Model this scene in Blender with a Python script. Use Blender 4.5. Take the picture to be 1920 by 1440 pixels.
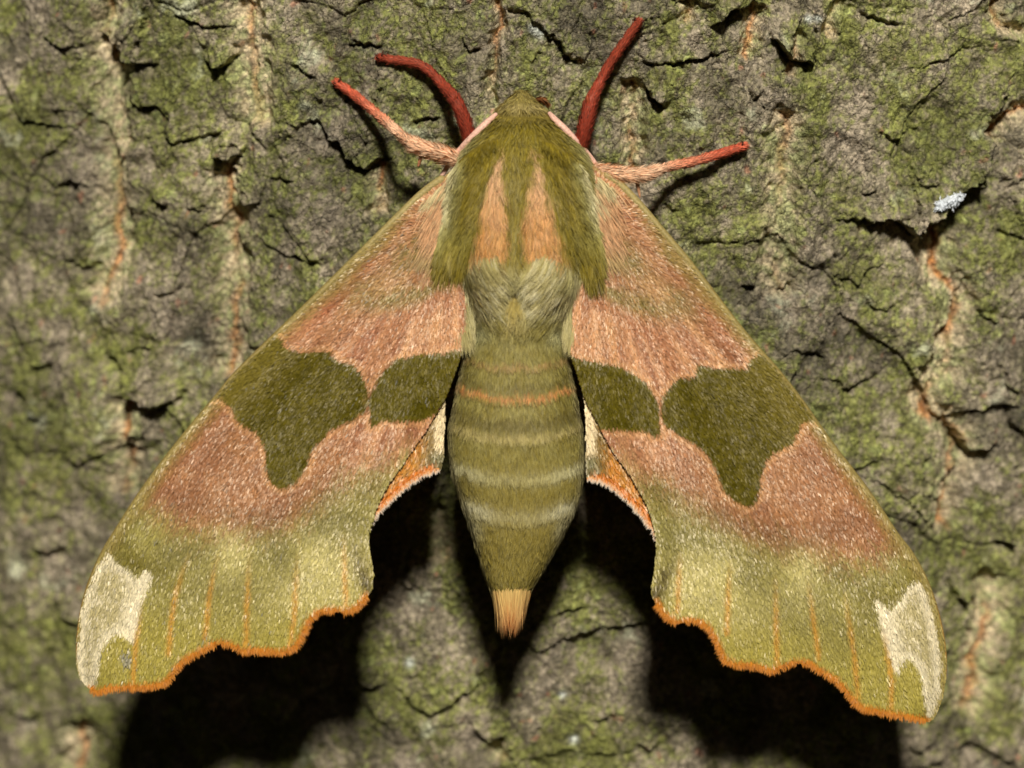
import bpy, math
import numpy as np
from mathutils import Vector, Matrix
from mathutils.geometry import delaunay_2d_cdt

for o in list(bpy.data.objects):
    bpy.data.objects.remove(o, do_unlink=True)
scene = bpy.context.scene
C = scene.collection

# ------------------------------------------------------------------ camera, sky, sun, exposure
# one Blender unit is one centimetre: this is a macro picture of a moth 6.5 cm across
scene.unit_settings.system = 'METRIC'
scene.unit_settings.scale_length = 0.01
DIST = 28.0            # camera to the plane of the wings, cm
PPC = 250.0            # photograph pixels per centimetre in that plane

cam_data = bpy.data.cameras.new('macro_camera')
cam = bpy.data.objects.new('macro_camera', cam_data)
C.objects.link(cam)
cam.location = (0, -DIST, 0)
cam.rotation_euler = (math.radians(90), 0, 0)
cam_data.sensor_width = 22.2
cam_data.lens = 22.2 * DIST / (1920 / PPC)
cam_data.clip_start = 0.5
cam_data.clip_end = 400
cam_data.dof.use_dof = True
cam_data.dof.focus_distance = DIST + 0.22
cam_data.dof.aperture_fstop = 0.125
scene.camera = cam

ELEV = math.radians(26.5)
world = bpy.data.worlds.new('World')
scene.world = world
world.use_nodes = True
wn = world.node_tree
bg = wn.nodes['Background']
sky = wn.nodes.new('ShaderNodeTexSky')
sky.sky_type = 'NISHITA'
sky.sun_disc = False
sky.sun_elevation = ELEV
sky.sun_rotation = math.radians(180)
wn.links.new(sky.outputs[0], bg.inputs[0])
bg.inputs[1].default_value = 0.003

sun_data = bpy.data.lights.new('sun', 'SUN')
sun_data.energy = 3.7
sun_data.angle = math.radians(6.5)
sun_data.color = (1.0, 0.975, 0.945)
sun = bpy.data.objects.new('sun', sun_data)
C.objects.link(sun)
sun.location = (1, -14, 8)
sun.rotation_euler = Vector((-0.03, math.cos(ELEV), -math.sin(ELEV))).to_track_quat('-Z', 'Y').to_euler()

scene.view_settings.view_transform = 'Standard'
scene.view_settings.look = 'None'
scene.view_settings.gamma = 1.0
scene.view_settings.use_curve_mapping = False
scene.view_settings.exposure = 0.15

# ------------------------------------------------------------------ helpers
rng = np.random.default_rng(7)

def lin(r, g, b):
    c = np.array([r, g, b], float) / 255.0
    return np.where(c <= 0.04045, c / 12.92, ((c + 0.055) / 1.055) ** 2.4)

def perlin(x, y, seed=0):
    r = np.random.default_rng(seed + 1000)
    perm = np.concatenate([r.permutation(256)] * 2)
    ang = r.random(256) * 2 * np.pi
    gx, gy = np.cos(ang), np.sin(ang)
    xi = np.floor(x).astype(np.int64); yi = np.floor(y).astype(np.int64)
    xf = x - xi; yf = y - yi
    xi &= 255; yi &= 255
    u = xf * xf * xf * (xf * (xf * 6 - 15) + 10)
    v = yf * yf * yf * (yf * (yf * 6 - 15) + 10)
    def g(ix, iy, fx, fy):
        k = perm[(perm[ix & 255] + iy) & 255]
        return gx[k] * fx + gy[k] * fy
    a = g(xi, yi, xf, yf); b = g(xi + 1, yi, xf - 1, yf)
    c = g(xi, yi + 1, xf, yf - 1); d = g(xi + 1, yi + 1, xf - 1, yf - 1)
    return ((a + (b - a) * u) * (1 - v) + (c + (d - c) * u) * v) * 1.5

def fbm(x, y, octaves=4, seed=0, gain=0.5):
    s = 0; a = 1.0; n = 0
    for i in range(octaves):
        s = s + a * perlin(x * 2 ** i + 17.3 * i, y * 2 ** i - 9.1 * i, seed + i)
        n += a; a *= gain
    return s / n

def smooth(a, b, x):
    t = np.clip((x - a) / (b - a), 0, 1)
    return t * t * (3 - 2 * t)

def mix(a, b, t):
    t = np.asarray(t)
    if t.ndim == 1:
        t = t[:, None]
    return a * (1 - t) + b * t

def P(px, py, y):
    """photograph pixel and depth -> a point in the place (cm)"""
    k = (DIST + np.asarray(y, float)) / DIST / PPC
    return np.stack(np.broadcast_arrays((np.asarray(px, float) - 960) * k, np.asarray(y, float), (720 - np.asarray(py, float)) * k), -1)

def to_px(p):
    k = DIST * PPC / (DIST + p[:, 1])
    return 960 + p[:, 0] * k, 720 - p[:, 2] * k

def catmull(pts, n, closed=False):
    pts = np.asarray(pts, float)
    m = len(pts)
    out = []
    segs = m if closed else m - 1
    for i in range(segs):
        if closed:
            p0, p1, p2, p3 = pts[(i - 1) % m], pts[i], pts[(i + 1) % m], pts[(i + 2) % m]
        else:
            p0, p1, p2, p3 = pts[max(i - 1, 0)], pts[i], pts[i + 1], pts[min(i + 2, m - 1)]
        for t in np.linspace(0, 1, n, endpoint=False):
            out.append(0.5 * ((2 * p1) + (-p0 + p2) * t + (2 * p0 - 5 * p1 + 4 * p2 - p3) * t * t + (-p0 + 3 * p1 - 3 * p2 + p3) * t ** 3))
    if not closed:
        out.append(pts[-1])
    return np.array(out)

def poly_dist(x, y, line, closed=False):
    """distance to a polyline, sign of the side (negative = above, for a line drawn left to right), position along it 0..1"""
    line = np.asarray(line, float)
    if closed:
        line = np.vstack([line, line[:1]])
    best = np.full(x.shape, 1e18); side = np.zeros(x.shape); tt = np.zeros(x.shape)
    seg = np.diff(line, axis=0); L = np.hypot(seg[:, 0], seg[:, 1]); tot = L.sum(); acc = 0
    for (x0, y0), (dx, dy), l in zip(line[:-1], seg, L):
        if l < 1e-9:
            continue
        t = np.clip(((x - x0) * dx + (y - y0) * dy) / (l * l), 0, 1)
        ex = x - x0 - t * dx; ey = y - y0 - t * dy
        d2 = ex * ex + ey * ey
        m = d2 < best
        best = np.where(m, d2, best)
        side = np.where(m, dx * (y - y0) - dy * (x - x0), side)
        tt = np.where(m, (acc + t * l) / tot, tt)
        acc += l
    return np.sqrt(best), np.sign(side), tt

def inside(x, y, poly):
    poly = np.asarray(poly, float)
    r = np.zeros(x.shape, bool)
    for (x0, y0), (x1, y1) in zip(poly, np.roll(poly, -1, axis=0)):
        c = ((y0 > y) != (y1 > y)) & (x < (x1 - x0) * (y - y0) / (y1 - y0 + 1e-12) + x0)
        r ^= c
    return r

def sdf(x, y, poly):
    d = poly_dist(x, y, poly, True)[0]
    return np.where(inside(x, y, poly), -d, d)

def make_mesh(name, verts, faces, mat, parent=None, col=None, nrm=None, smooth_shade=True):
    """faces: a list of int arrays, (m,3) or (m,4)"""
    me = bpy.data.meshes.new(name)
    verts = np.ascontiguousarray(verts, np.float32)
    faces = [np.asarray(f, np.int32) for f in faces if len(f)]
    me.vertices.add(len(verts)); me.vertices.foreach_set('co', verts.ravel())
    loops = np.concatenate([f.ravel() for f in faces])
    sizes = np.concatenate([np.full(len(f), f.shape[1], np.int32) for f in faces])
    starts = np.concatenate([[0], np.cumsum(sizes)[:-1]]).astype(np.int32)
    me.loops.add(len(loops)); me.loops.foreach_set('vertex_index', loops)
    me.polygons.add(len(sizes)); me.polygons.foreach_set('loop_start', starts)
    me.update(calc_edges=True)
    me.polygons.foreach_set('use_smooth', np.full(len(sizes), smooth_shade, bool))
    if col is not None:
        a = me.color_attributes.new('col', 'FLOAT_COLOR', 'POINT')
        rgba = np.ones((len(verts), 4), np.float32); rgba[:, :col.shape[1]] = col
        a.data.foreach_set('color', rgba.ravel())
    me.validate()
    if nrm is not None:
        me.normals_split_custom_set_from_vertices(np.asarray(nrm, np.float32))
    if mat is not None:
        me.materials.append(mat)
    ob = bpy.data.objects.new(name, me)
    C.objects.link(ob)
    if parent is not None:
        ob.parent = parent
        ob.matrix_parent_inverse = parent.matrix_world.inverted()
    return ob

def empty(name, loc, parent=None):
    e = bpy.data.objects.new(name, None)
    C.objects.link(e)
    e.empty_display_size = 0.3
    e.location = loc
    if parent is not None:
        e.parent = parent
    bpy.context.view_layer.update()
    return e

# ------------------------------------------------------------------ materials
def nodes_of(name):
    m = bpy.data.materials.new(name); m.use_nodes = True
    nt = m.node_tree
    return m, nt, nt.nodes['Principled BSDF']

def bark_material():
    m, nt, b = nodes_of('bark')
    N = nt.nodes.new; L = nt.links.new
    at = N('ShaderNodeAttribute'); at.attribute_name = 'col'
    tc = N('ShaderNodeTexCoord')
    def noise(scale, detail, rough):
        n = N('ShaderNodeTexNoise'); n.inputs['Scale'].default_value = scale; n.inputs['Detail'].default_value = detail; n.inputs['Roughness'].default_value = rough
        L(tc.outputs['Object'], n.inputs['Vector']); return n
    def ranged(sock, f0, f1, t0, t1):
        mr = N('ShaderNodeMapRange'); mr.inputs['From Min'].default_value = f0; mr.inputs['From Max'].default_value = f1
        mr.inputs['To Min'].default_value = t0; mr.inputs['To Max'].default_value = t1; L(sock, mr.inputs['Value']); return mr.outputs['Result']
    def mul(a_, b_):
        x = N('ShaderNodeMath'); x.operation = 'MULTIPLY'; L(a_, x.inputs[0]); L(b_, x.inputs[1]); return x.outputs[0]
    n1 = noise(30, 6, .72); n2 = noise(85, 3, .6)
    vo = N('ShaderNodeTexVoronoi'); vo.inputs['Scale'].default_value = 46; L(tc.outputs['Object'], vo.inputs['Vector'])      # the crumbs of algae and cork
    sep = N('ShaderNodeSeparateColor'); L(vo.outputs['Color'], sep.inputs[0])
    v = mul(ranged(n1.outputs['Fac'], .3, .7, .62, 1.38), ranged(n2.outputs['Fac'], .3, .7, .72, 1.30))
    v = mul(v, ranged(sep.outputs[0], 0, 1, .62, 1.44))
    mx = N('ShaderNodeMix'); mx.data_type = 'RGBA'; mx.blend_type = 'MULTIPLY'; mx.inputs['Factor'].default_value = 1
    L(at.outputs['Color'], mx.inputs['A']); L(v, mx.inputs['B'])
    L(mx.outputs['Result'], b.inputs['Base Color'])
    L(ranged(sep.outputs[1], 0, 1, .42, .85), b.inputs['Roughness'])
    b.inputs['Specular IOR Level'].default_value = 0.4
    inv = N('ShaderNodeMath'); inv.operation = 'SUBTRACT'; inv.inputs[0].default_value = 1; L(vo.outputs['Distance'], inv.inputs[1])
    warp = N('ShaderNodeVectorMath'); warp.operation = 'MULTIPLY_ADD'; warp.inputs[1].default_value = (.06, .06, .06)
    wn_ = noise(14, 3, .6); L(wn_.outputs['Color'], warp.inputs[0]); L(tc.outputs['Object'], warp.inputs[2])
    ck = N('ShaderNodeTexVoronoi'); ck.feature = 'DISTANCE_TO_EDGE'; ck.inputs['Scale'].default_value = 15; L(warp.outputs[0], ck.inputs['Vector'])
    gate = ranged(noise(5, 3, .5).outputs['Fac'], .42, .58, 0.0, 1.0)
    line = ranged(ck.outputs['Distance'], 0, .075, 0.0, 1.0)
    inv2 = N('ShaderNodeMath'); inv2.operation = 'SUBTRACT'; inv2.inputs[0].default_value = 1; L(line, inv2.inputs[1])
    gap = mul(inv2.outputs[0], gate)
    inv3 = N('ShaderNodeMath'); inv3.operation = 'SUBTRACT'; inv3.inputs[0].default_value = 1; L(gap, inv3.inputs[1])
    last = None
    for sock, st, di in ((inv3.outputs[0], .9, .022), (n1.outputs['Fac'], .7, .022), (inv.outputs[0], .7, .013), (n2.outputs['Fac'], .6, .010)):
        bp = N('ShaderNodeBump'); bp.inputs['Strength'].default_value = st; bp.inputs['Distance'].default_value = di
        L(sock, bp.inputs['Height'])
        if last: L(last.outputs['Normal'], bp.inputs['Normal'])
        last = bp
    L(last.outputs['Normal'], b.inputs['Normal'])
    return m

def attr_material(name, rough, spec=0.5, alpha_spec=False, sheen=0.0, noise_scale=0, noise_amt=0.25, transl=0.0, coat=0.0):
    m, nt, b = nodes_of(name)
    N = nt.nodes.new; L = nt.links.new
    at = N('ShaderNodeAttribute'); at.attribute_name = 'col'
    src = at.outputs['Color']
    if noise_scale:
        tc = N('ShaderNodeTexCoord')
        n = N('ShaderNodeTexNoise'); n.inputs['Scale'].default_value = noise_scale; n.inputs['Detail'].default_value = 4
        L(tc.outputs['Object'], n.inputs['Vector'])
        mr = N('ShaderNodeMapRange'); mr.inputs['From Min'].default_value = 0.3; mr.inputs['From Max'].default_value = 0.7
        mr.inputs['To Min'].default_value = 1 - noise_amt; mr.inputs['To Max'].default_value = 1 + noise_amt
        L(n.outputs['Fac'], mr.inputs['Value'])
        mx = N('ShaderNodeMix'); mx.data_type = 'RGBA'; mx.blend_type = 'MULTIPLY'; mx.inputs['Factor'].default_value = 1
        L(src, mx.inputs['A']); L(mr.outputs['Result'], mx.inputs['B'])
        src = mx.outputs['Result']
        bp = N('ShaderNodeBump'); bp.inputs['Strength'].default_value = 0.5; bp.inputs['Distance'].default_value = 0.01
        L(n.outputs['Fac'], bp.inputs['Height']); L(bp.outputs['Normal'], b.inputs['Normal'])
    L(src, b.inputs['Base Color'])
    b.inputs['Roughness'].default_value = rough
    b.inputs['Specular IOR Level'].default_value = spec
    b.inputs['Specular Tint'].default_value = (1.0, 0.86, 0.62, 1)
    if alpha_spec:                   # the fourth colour channel says how glossy each scale is
        mm = N('ShaderNodeMath'); mm.operation = 'MULTIPLY'; mm.inputs[1].default_value = spec
        L(at.outputs['Alpha'], mm.inputs[0]); L(mm.outputs[0], b.inputs['Specular IOR Level'])
    if sheen:
        b.inputs['Sheen Weight'].default_value = sheen
    return m

M_BARK = bark_material()
M_SCALE = attr_material('wing_scale', 0.395, 0.48, True)
M_MEMBRANE = attr_material('wing_membrane', 0.6, 0.3, noise_scale=60)
M_FUR = attr_material('fur', 0.5, 0.20)
M_SKIN = attr_material('moth_skin', 0.7, 0.3, noise_scale=50)
M_LEG = attr_material('leg_skin', 0.5, 0.4, noise_scale=60)
M_SILK = attr_material('silk', 0.6, 0.4)

# ------------------------------------------------------------------ tree trunk: bark as real relief, cut into plates
R_TRUNK, X_AXIS, LEAN = 10.0, 0.9, -0.27

def bark_base(u, v):
    th = u / R_TRUNK
    x = X_AXIS + R_TRUNK * np.sin(th)
    y = 1.02 + LEAN * v + R_TRUNK * (1 - np.cos(th))
    n = np.stack([np.sin(th), -np.cos(th), np.full_like(th, -0.26)], -1)
    n /= np.linalg.norm(n, axis=-1, keepdims=True)
    return np.stack([x, y, v], -1), n

def axis_coords(lo, hi, step, end_lo, end_hi, grow=1.16):
    core = np.arange(lo, hi, step)
    r = []; s = step; p = core[-1]
    while p < end_hi:
        s = min(s * grow, 0.5); p += s; r.append(min(p, end_hi))
    l = []; s = step; p = core[0]
    while p > end_lo:
        s = min(s * grow, 0.5); p -= s; l.append(max(p, end_lo))
    return np.concatenate([l[::-1], core, r])

# cracks and overhanging plate edges: points, step height (cm), gap half-width (px), reach of the raised side (px)
CRACKS = [
    ([(180,20),(183,60),(192,80),(225,105),(250,122),(275,122),(292,118)], .26, 4, 90),
    ([(300,33),(345,38),(385,52),(410,45),(437,58)], .07, 2.5, 60),
    ([(375,122),(410,126),(436,120),(450,100)], .20, 3, 60),
    ([(5,140),(30,212),(45,228),(90,235),(130,243),(152,238)], .08, 3, 60),
    ([(220,168),(240,190),(265,200),(295,205),(310,220),(328,229)], .08, 3, 50),
    ([(290,248),(320,262),(355,268),(380,256),(437,246)], .09, 3.5, 60),
    ([(383,262),(412,285),(430,312),(446,290),(466,273)], .20, 3, 40),
    ([(193,240),(203,290),(214,322)], .12, 4, 40),
    ([(520,226),(560,233),(600,232),(620,255),(642,268)], .06, 3, 60),
    ([(422,428),(445,462),(487,491)], .13, 4, 60),
    ([(475,450),(510,460),(545,486),(602,490)], .06, 3, 60),
    ([(278,380),(315,394),(326,385)], .08, 3, 40),
    ([(355,392),(375,399),(388,380)], .08, 3, 40),
    ([(198,652),(225,688),(238,715),(252,742),(290,762),(330,752),(362,722)], .20, 5, 80),
    ([(235,662),(262,656),(296,658)], .05, 3, 30),
    ([(58,655),(80,684),(112,686)], .10, 3, 60),
    ([(288,553),(310,559),(347,540)], .06, 3, 50),
    ([(455,622),(470,650),(492,656)], .08, 3, 60),
    ([(236,805),(245,830),(262,852)], .15, 4, 40),
    ([(30,690),(45,745),(80,790),(112,795)], .10, 4, 70),
    ([(100,1120),(130,1160),(180,1165)], .10, 4, 70),
    ([(0,1330),(60,1345),(110,1330)], .10, 4, 70),
    ([(60,1010),(90,1040),(140,1020)], .10, 4, 70),
    ([(648,60),(660,80),(675,84),(690,78),(727,89)], .08, 3, 45),
    ([(948,6),(985,25),(1010,50),(1040,76),(1050,96),(1062,106),(1100,109),(1113,90)], .13, 4, 80),
    ([(598,234),(615,255),(640,270),(655,305),(668,316),(702,310),(742,288)], .15, 4, 90),
    ([(765,238),(800,222),(832,214)], .12, 4, 50),
    ([(1178,94),(1200,114),(1250,122),(1310,115),(1345,100),(1372,91)], .11, 4, 80),
    ([(1200,160),(1222,180),(1252,201)], .18, 3, 50),
    ([(1330,48),(1380,22),(1424,3)], .22, 4, 70),
    ([(1398,158),(1418,186),(1442,163)], .09, 3, 40),
    ([(1436,55),(1468,98),(1490,116),(1520,113),(1534,86)], .20, 4, 80),
    ([(1603,8),(1620,30),(1660,45),(1692,52)], .07, 3, 60),
    ([(1698,131),(1750,112),(1790,100),(1842,78)], .04, 2.5, 50),
    ([(1553,404),(1600,412),(1640,418),(1675,411),(1690,424),(1710,436),(1745,416),(1770,396),(1800,363),(1826,345),(1850,310),(1856,260),(1851,215),(1870,190),(1886,150),(1902,122)], .26, 3, 140),
    ([(1528,488),(1560,505),(1590,530),(1605,539),(1630,510),(1672,488)], .07, 3, 60),
    ([(1383,536),(1405,530),(1422,516)], .12, 3, 50),
    ([(1452,543),(1464,538),(1478,529)], .14, 3, 40),
    ([(1453,661),(1480,653),(1520,662),(1548,675),(1553,698)], .05, 3.5, 60),
    ([(1518,704),(1560,715),(1590,729),(1630,715),(1662,707)], .07, 3, 70),
    ([(1698,712),(1725,686),(1750,660),(1756,640),(1780,620),(1781,580),(1800,545),(1788,518)], .13, 3, 90),
    ([(1818,532),(1840,590),(1872,606)], .07, 3, 60),
    ([(1768,793),(1800,826),(1815,846),(1845,845),(1882,829)], .18, 4, 60),
    ([(1718,1002),(1750,981),(1761,950),(1770,902),(1800,880),(1817,850)], .16, 3, 90),
    ([(1868,748),(1900,800),(1922,832)], .10, 4, 60),
    ([(1858,1012),(1880,1022),(1905,1016)], .16, 4, 60),
    ([(1774,1078),(1798,1130),(1830,1126),(1853,1096)], .16, 4, 60),
    ([(1858,668),(1880,722),(1925,737)], .08, 3, 60),
    ([(1735,1225),(1760,1232),(1790,1210)], .12, 4, 60),
    ([(1690,1395),(1720,1408),(1760,1400)], .12, 4, 60),
    ([(738,1278),(770,1316),(810,1336),(850,1321),(885,1290),(922,1248)], .13, 5, 80),
    ([(1035,1152),(1070,1141),(1105,1134)], .08, 4, 50),
    ([(675,1303),(700,1292),(724,1278)], .12, 4, 50),
    ([(1090,1345),(1130,1352),(1170,1338)], .06, 4, 50),
    ([(1190,1400),(1225,1412),(1250,1395)], .12, 4, 50),
    ([(870,70),(880,90),(905,95)], .08, 3, 40),
    ([(985,118),(1010,100),(1030,110)], .05, 3, 40),
    ([(1235,385),(1258,392),(1272,390)], .06, 3, 40),
    ([(1610,560),(1650,580),(1690,572)], .05, 3, 60),
    ([(1640,250),(1680,262),(1705,250),(1725,230)], .06, 3, 60),
    ([(1600,360),(1625,366),(1650,345)], .06, 3, 50),
    ([(1690,300),(1730,345),(1765,340)], .05, 3, 50),
    ([(535,110),(570,140),(612,145)], .06, 3, 60),
    ([(505,330),(530,342),(560,330)], .06, 3, 60),
    ([(70,60),(110,88),(160,95)], .08, 4, 60),
    ([(120,480),(150,500),(190,488)], .08, 4, 60),
    ([(60,330),(110,355),(165,345)], .08, 4, 60),
    ([(1560,860),(1600,880),(1650,868)], .06, 4, 60),
    ([(1860,320),(1890,345),(1922,335)], .08, 4, 50),
    ([(1860,420),(1895,440),(1922,450)], .08, 4, 60),
]
# vertical furrows with tan and orange inner bark showing: points, width px, orange strength
FURROWS = [
    ([(450,-20),(468,60),(474,120),(480,180),(486,245)], 26, .55),
    ([(192,-20),(200,140),(207,200),(205,330),(210,400),(213,480),(195,540),(190,585)], 24, .75),
    ([(418,300),(425,380),(428,450),(432,540),(432,640),(424,715)], 24, .8),
    ([(240,740),(243,800),(238,850),(231,925)], 22, .9),
    ([(934,-10),(936,40),(925,110),(918,160),(923,205)], 9, .9),
    ([(1186,145),(1183,180),(1186,240),(1185,330),(1180,352)], 16, .8),
    ([(1418,5),(1407,70),(1402,112)], 14, .8),
    ([(1486,60),(1500,80),(1470,140)], 8, .5),
    ([(1476,190),(1468,300),(1463,380),(1457,460),(1455,520),(1461,560)], 24, .45),
    ([(1765,408),(1758,460),(1760,512),(1796,548),(1786,600),(1770,680),(1742,720),(1740,772),(1782,800),(1802,842),(1780,890),(1765,960),(1782,1002)], 24, 1.0),
    ([(1850,1070),(1862,1150),(1840,1210),(1822,1300),(1798,1335)], 24, .8),
    ([(712,308),(713,350),(705,402)], 14, 1.0),
    ([(146,1350),(140,1450)], 20, .9),
    ([(1925,198),(1880,222),(1850,262)], 14, .8),
    ([(1870,-10),(1865,25),(1890,50),(1925,57)], 12, .8),
    ([(818,950),(826,1015),(832,1060)], 14, .6),
    ([(1295,-10),(1290,40)], 12, .4),
    ([(1570,-10),(1560,40),(1548,70)], 10, .4),
    ([(940,1430),(935,1380)], 14, .5),
]

STEP = 0.0120
us = axis_coords(-5.4, 3.7, STEP, -math.pi * R_TRUNK, math.pi * R_TRUNK)
vs = axis_coords(-3.45, 3.1, STEP, -15.0, 13.0)
NU, NV = len(us), len(vs)
U, V = np.meshgrid(us, vs)
U = U.ravel(); V = V.ravel()
B, BN = bark_base(U, V)
BX, BY = to_px(B)
BX = np.where(np.cos(U / R_TRUNK) > 0.3, BX, -5000)          # the far side of the trunk carries none of the traced cracks
wx = BX + 9 * perlin(U * 6, V * 6, 3) + 5 * perlin(U * 19, V * 19, 4) + 2.4 * perlin(U * 45, V * 45, 7)
wy = BY + 9 * perlin(U * 6, V * 6, 5) + 5 * perlin(U * 19, V * 19, 6) + 2.4 * perlin(U * 45, V * 45, 8)

# bark plates: irregular cells, taller than wide
prng = np.random.default_rng(21)
seeds = []
for j in range(-6, 7):
    for i in range(-7, 7):
        seeds.append(((i + 0.5 * (j % 2) + prng.uniform(-.36, .36)) * 0.98 - 0.4, (j + prng.uniform(-.36, .36)) * 0.80))
seeds = np.array(seeds)
cu = U + 0.16 * fbm(U * 1.5, V * 1.5, 4, 31); cv = V + 0.16 * fbm(U * 1.5, V * 1.5, 4, 41)
d1 = np.full(U.shape, 1e9); d2 = np.full(U.shape, 1e9); cid = np.zeros(U.shape, np.int32)
near = (np.abs(U + 0.8) < 7.5) & (np.abs(V) < 6)
for k, (su, sv) in enumerate(seeds):
    d = np.where(near, np.hypot((cu - su), (cv - sv) * 1.05), 1e9)
    m1 = d < d1
    d2 = np.where(m1, d1, np.minimum(d2, d)); cid = np.where(m1, k + 1, cid); d1 = np.where(m1, d, d1)
edge = np.where(near, d2 - d1, 1.0)
inview = (U > -6.0) & (U < 4.4) & (V > -4.0) & (V < 3.6)
cid = np.where(inview, cid, 0)

H = 0.10 * fbm(U * 0.55, V * 0.4, 3, 51) + 0.11 * fbm(U * 1.05, V * .16, 3, 57) + 0.07 * fbm(U * 1.9, V * 1.3, 3, 61)
rid = 1 - np.abs(fbm(U * 3.6, V * 2.6, 4, 71)) * 2.2
H += 0.048 * rid
bill = np.abs(fbm(U * 11, V * 8.5, 3, 77)) * 2
H += 0.020 * bill * smooth(-.3, .3, fbm(U * 1.2, V * 1.2, 2, 79))
H += 0.030 * fbm(U * 9, V * 7, 4, 81) + 0.010 * fbm(U * 30, V * 26, 3, 91)
off = prng.uniform(-.03, .03, len(seeds) + 1); sv_ = np.concatenate([[0], seeds[:, 1]])
H += np.where(cid > 0, off[cid] + 0.05 * np.clip((sv_[cid] - cv), -.5, .5) * np.clip(edge / 0.10, 0, 1), 0)
crackm = np.exp(-(edge / 0.022) ** 2) * smooth(-.1, .35, fbm(U * 1.1, V * 1.1, 2, 95))
H -= 0.020 * crackm
# thin hairline cracks running across the plates
hair = np.abs(fbm(U * 2.2 + 9, V * 3.4, 4, 105, .55))
hairm = np.exp(-(hair / 0.011) ** 2) * smooth(.2, .5, fbm(U * .9, V * .9, 2, 111))
H -= 0.030 * hairm

dark = np.zeros(U.shape); fur_t = np.zeros(U.shape); fur_o = np.zeros(U.shape); lip = np.zeros(U.shape)
for pts, h, w, reach in CRACKS:
    pa = np.array(pts, float)
    bb = (BX > pa[:, 0].min() - 3 * reach) & (BX < pa[:, 0].max() + 3 * reach) & (BY > pa[:, 1].min() - 3 * reach) & (BY < pa[:, 1].max() + 2 * reach)
    idx = np.nonzero(bb)[0]
    if not len(idx):
        continue
    d, s, t = poly_dist(wx[idx], wy[idx], pa)
    tp = np.clip(np.minimum(t, 1 - t) / 0.30, 0, 1) * (0.75 + 0.5 * fbm(t * 5 + pa[0, 0], t * 0 + .5, 2, 98))
    h = h * (0.72 if h < .15 else 1.1)
    up = np.where(s < 0, 1.0, 0.0) * smooth(0, 5, d)
    H[idx] += tp * h * up * np.exp(-d / reach) * 0.75
    H[idx] -= tp * h * np.where(s >= 0, 1, 0) * np.exp(-(d / (0.35 * reach)) ** 2) * 0.35
    H[idx] -= tp * (0.045 + 0.3 * h) * np.exp(-(d / (w * .8)) ** 2)
    lip[idx] = np.maximum(lip[idx], tp * up * np.exp(-d / 14))
for pts, w, o in FURROWS:
    pa = np.array(pts, float)
    bb = (BX > pa[:, 0].min() - 90) & (BX < pa[:, 0].max() + 90) & (BY > pa[:, 1].min() - 60) & (BY < pa[:, 1].max() + 60)
    idx = np.nonzero(bb)[0]
    d, s, t = poly_dist(wx[idx], wy[idx], catmull(pa, 5))
    tp = np.clip(np.minimum(t, 1 - t) / 0.06, 0, 1)
    H[idx] -= tp * 0.10 * np.exp(-(d / (1.3 * w)) ** 4) + tp * 0.03 * np.exp(-(d / 4) ** 2)
    fur_t[idx] = np.maximum(fur_t[idx], tp * np.exp(-(d / (1.35 * w)) ** 3))
    nn = smooth(-.5, .25, fbm(U[idx] * 3.0, V[idx] * 1.6, 3, 121))
    fur_o[idx] = np.maximum(fur_o[idx], tp * o * nn * np.exp(-(d / (w * 0.24 + 2.5)) ** 2))

# colour of the bark itself: grey-brown cork, pinkish worn patches, green algae crusts, orange inner bark
g1 = fbm(U * 1.5 + 3, V * 1.1, 4, 131, .6); g2 = fbm(U * 4.6, V * 3.6, 4, 141, .6); g3 = fbm(U * 15, V * 13, 3, 151, .6); g4 = fbm(U * 33, V * 33, 2, 155)
green = smooth(-.22, .30, 0.85 * g1 + 0.55 * g2 + 0.5 * g3 + 0.4 * g4 - 0.01 + 0.22 * lip)
k1 = fbm(U * 2.6 - 5, V * 2.0, 3, 161); k2 = fbm(U * 9.0, V * 4.0, 3, 171); k3 = fbm(U * 24, V * 13, 3, 176)
col = mix(lin(132, 118, 98), lin(172, 153, 132), smooth(-.25, .45, k1 + .5 * k2 + .7 * k3))
col = mix(col, lin(92, 82, 66), smooth(.05, .55, -k1 + .7 * k2) * .85)
col = mix(col, lin(200, 178, 160), 0.8 * smooth(.22, .55, k2 + .5 * k3) * smooth(-.25, .3, g1))
gcol = mix(lin(106, 106, 42), lin(146, 148, 70), smooth(-.4, .4, g3 + .8 * g4))
gcol = mix(gcol, lin(174, 180, 104), smooth(.22, .6, fbm(U * 6.5, V * 6.5, 3, 181) + .4 * g3))
gcol = mix(gcol, lin(84, 80, 32), smooth(.05, .55, fbm(U * 3, V * 3, 3, 191)) * .8)
col = mix(col, gcol, green * .86)
col = mix(col, lin(116, 112, 58), .10 + .26 * smooth(-.5, .4, g1 + .4 * g2))      # thin film of algae over everything
# pale grey-green crust
crust = smooth(.28, .55, fbm(U * 2.2 + 20, V * 2.2, 4, 201, .6) + .15 * g4)
col = mix(col, lin(192, 188, 156), crust * .8)
tan = mix(lin(202, 180, 144), lin(168, 164, 116), smooth(-.3, .4, g3 + g2))
col = mix(col, tan, np.clip(fur_t * 1.15, 0, 1) * .88)
col = mix(col, mix(lin(200, 122, 42), lin(168, 96, 40), smooth(-.3, .3, g3)), np.clip(fur_o, 0, 1) * .8)
spots = smooth(.50, .62, fbm(U * 9 + 40, V * 7, 2, 211))
col = mix(col, lin(178, 112, 84), spots * .55 * (1 - green))
for sx, sy, sr in [(1055,1297,7),(1076,1386,8),(1012,60,12),(700,600,0),(1000,52,9),(1515,35,7),(1530,33,6),(770,1240,8)]:
    if sr:
        col = mix(col, lin(215, 214, 200), np.exp(-((BX - sx) ** 2 + (BY - sy) ** 2) / sr ** 2))
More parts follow.
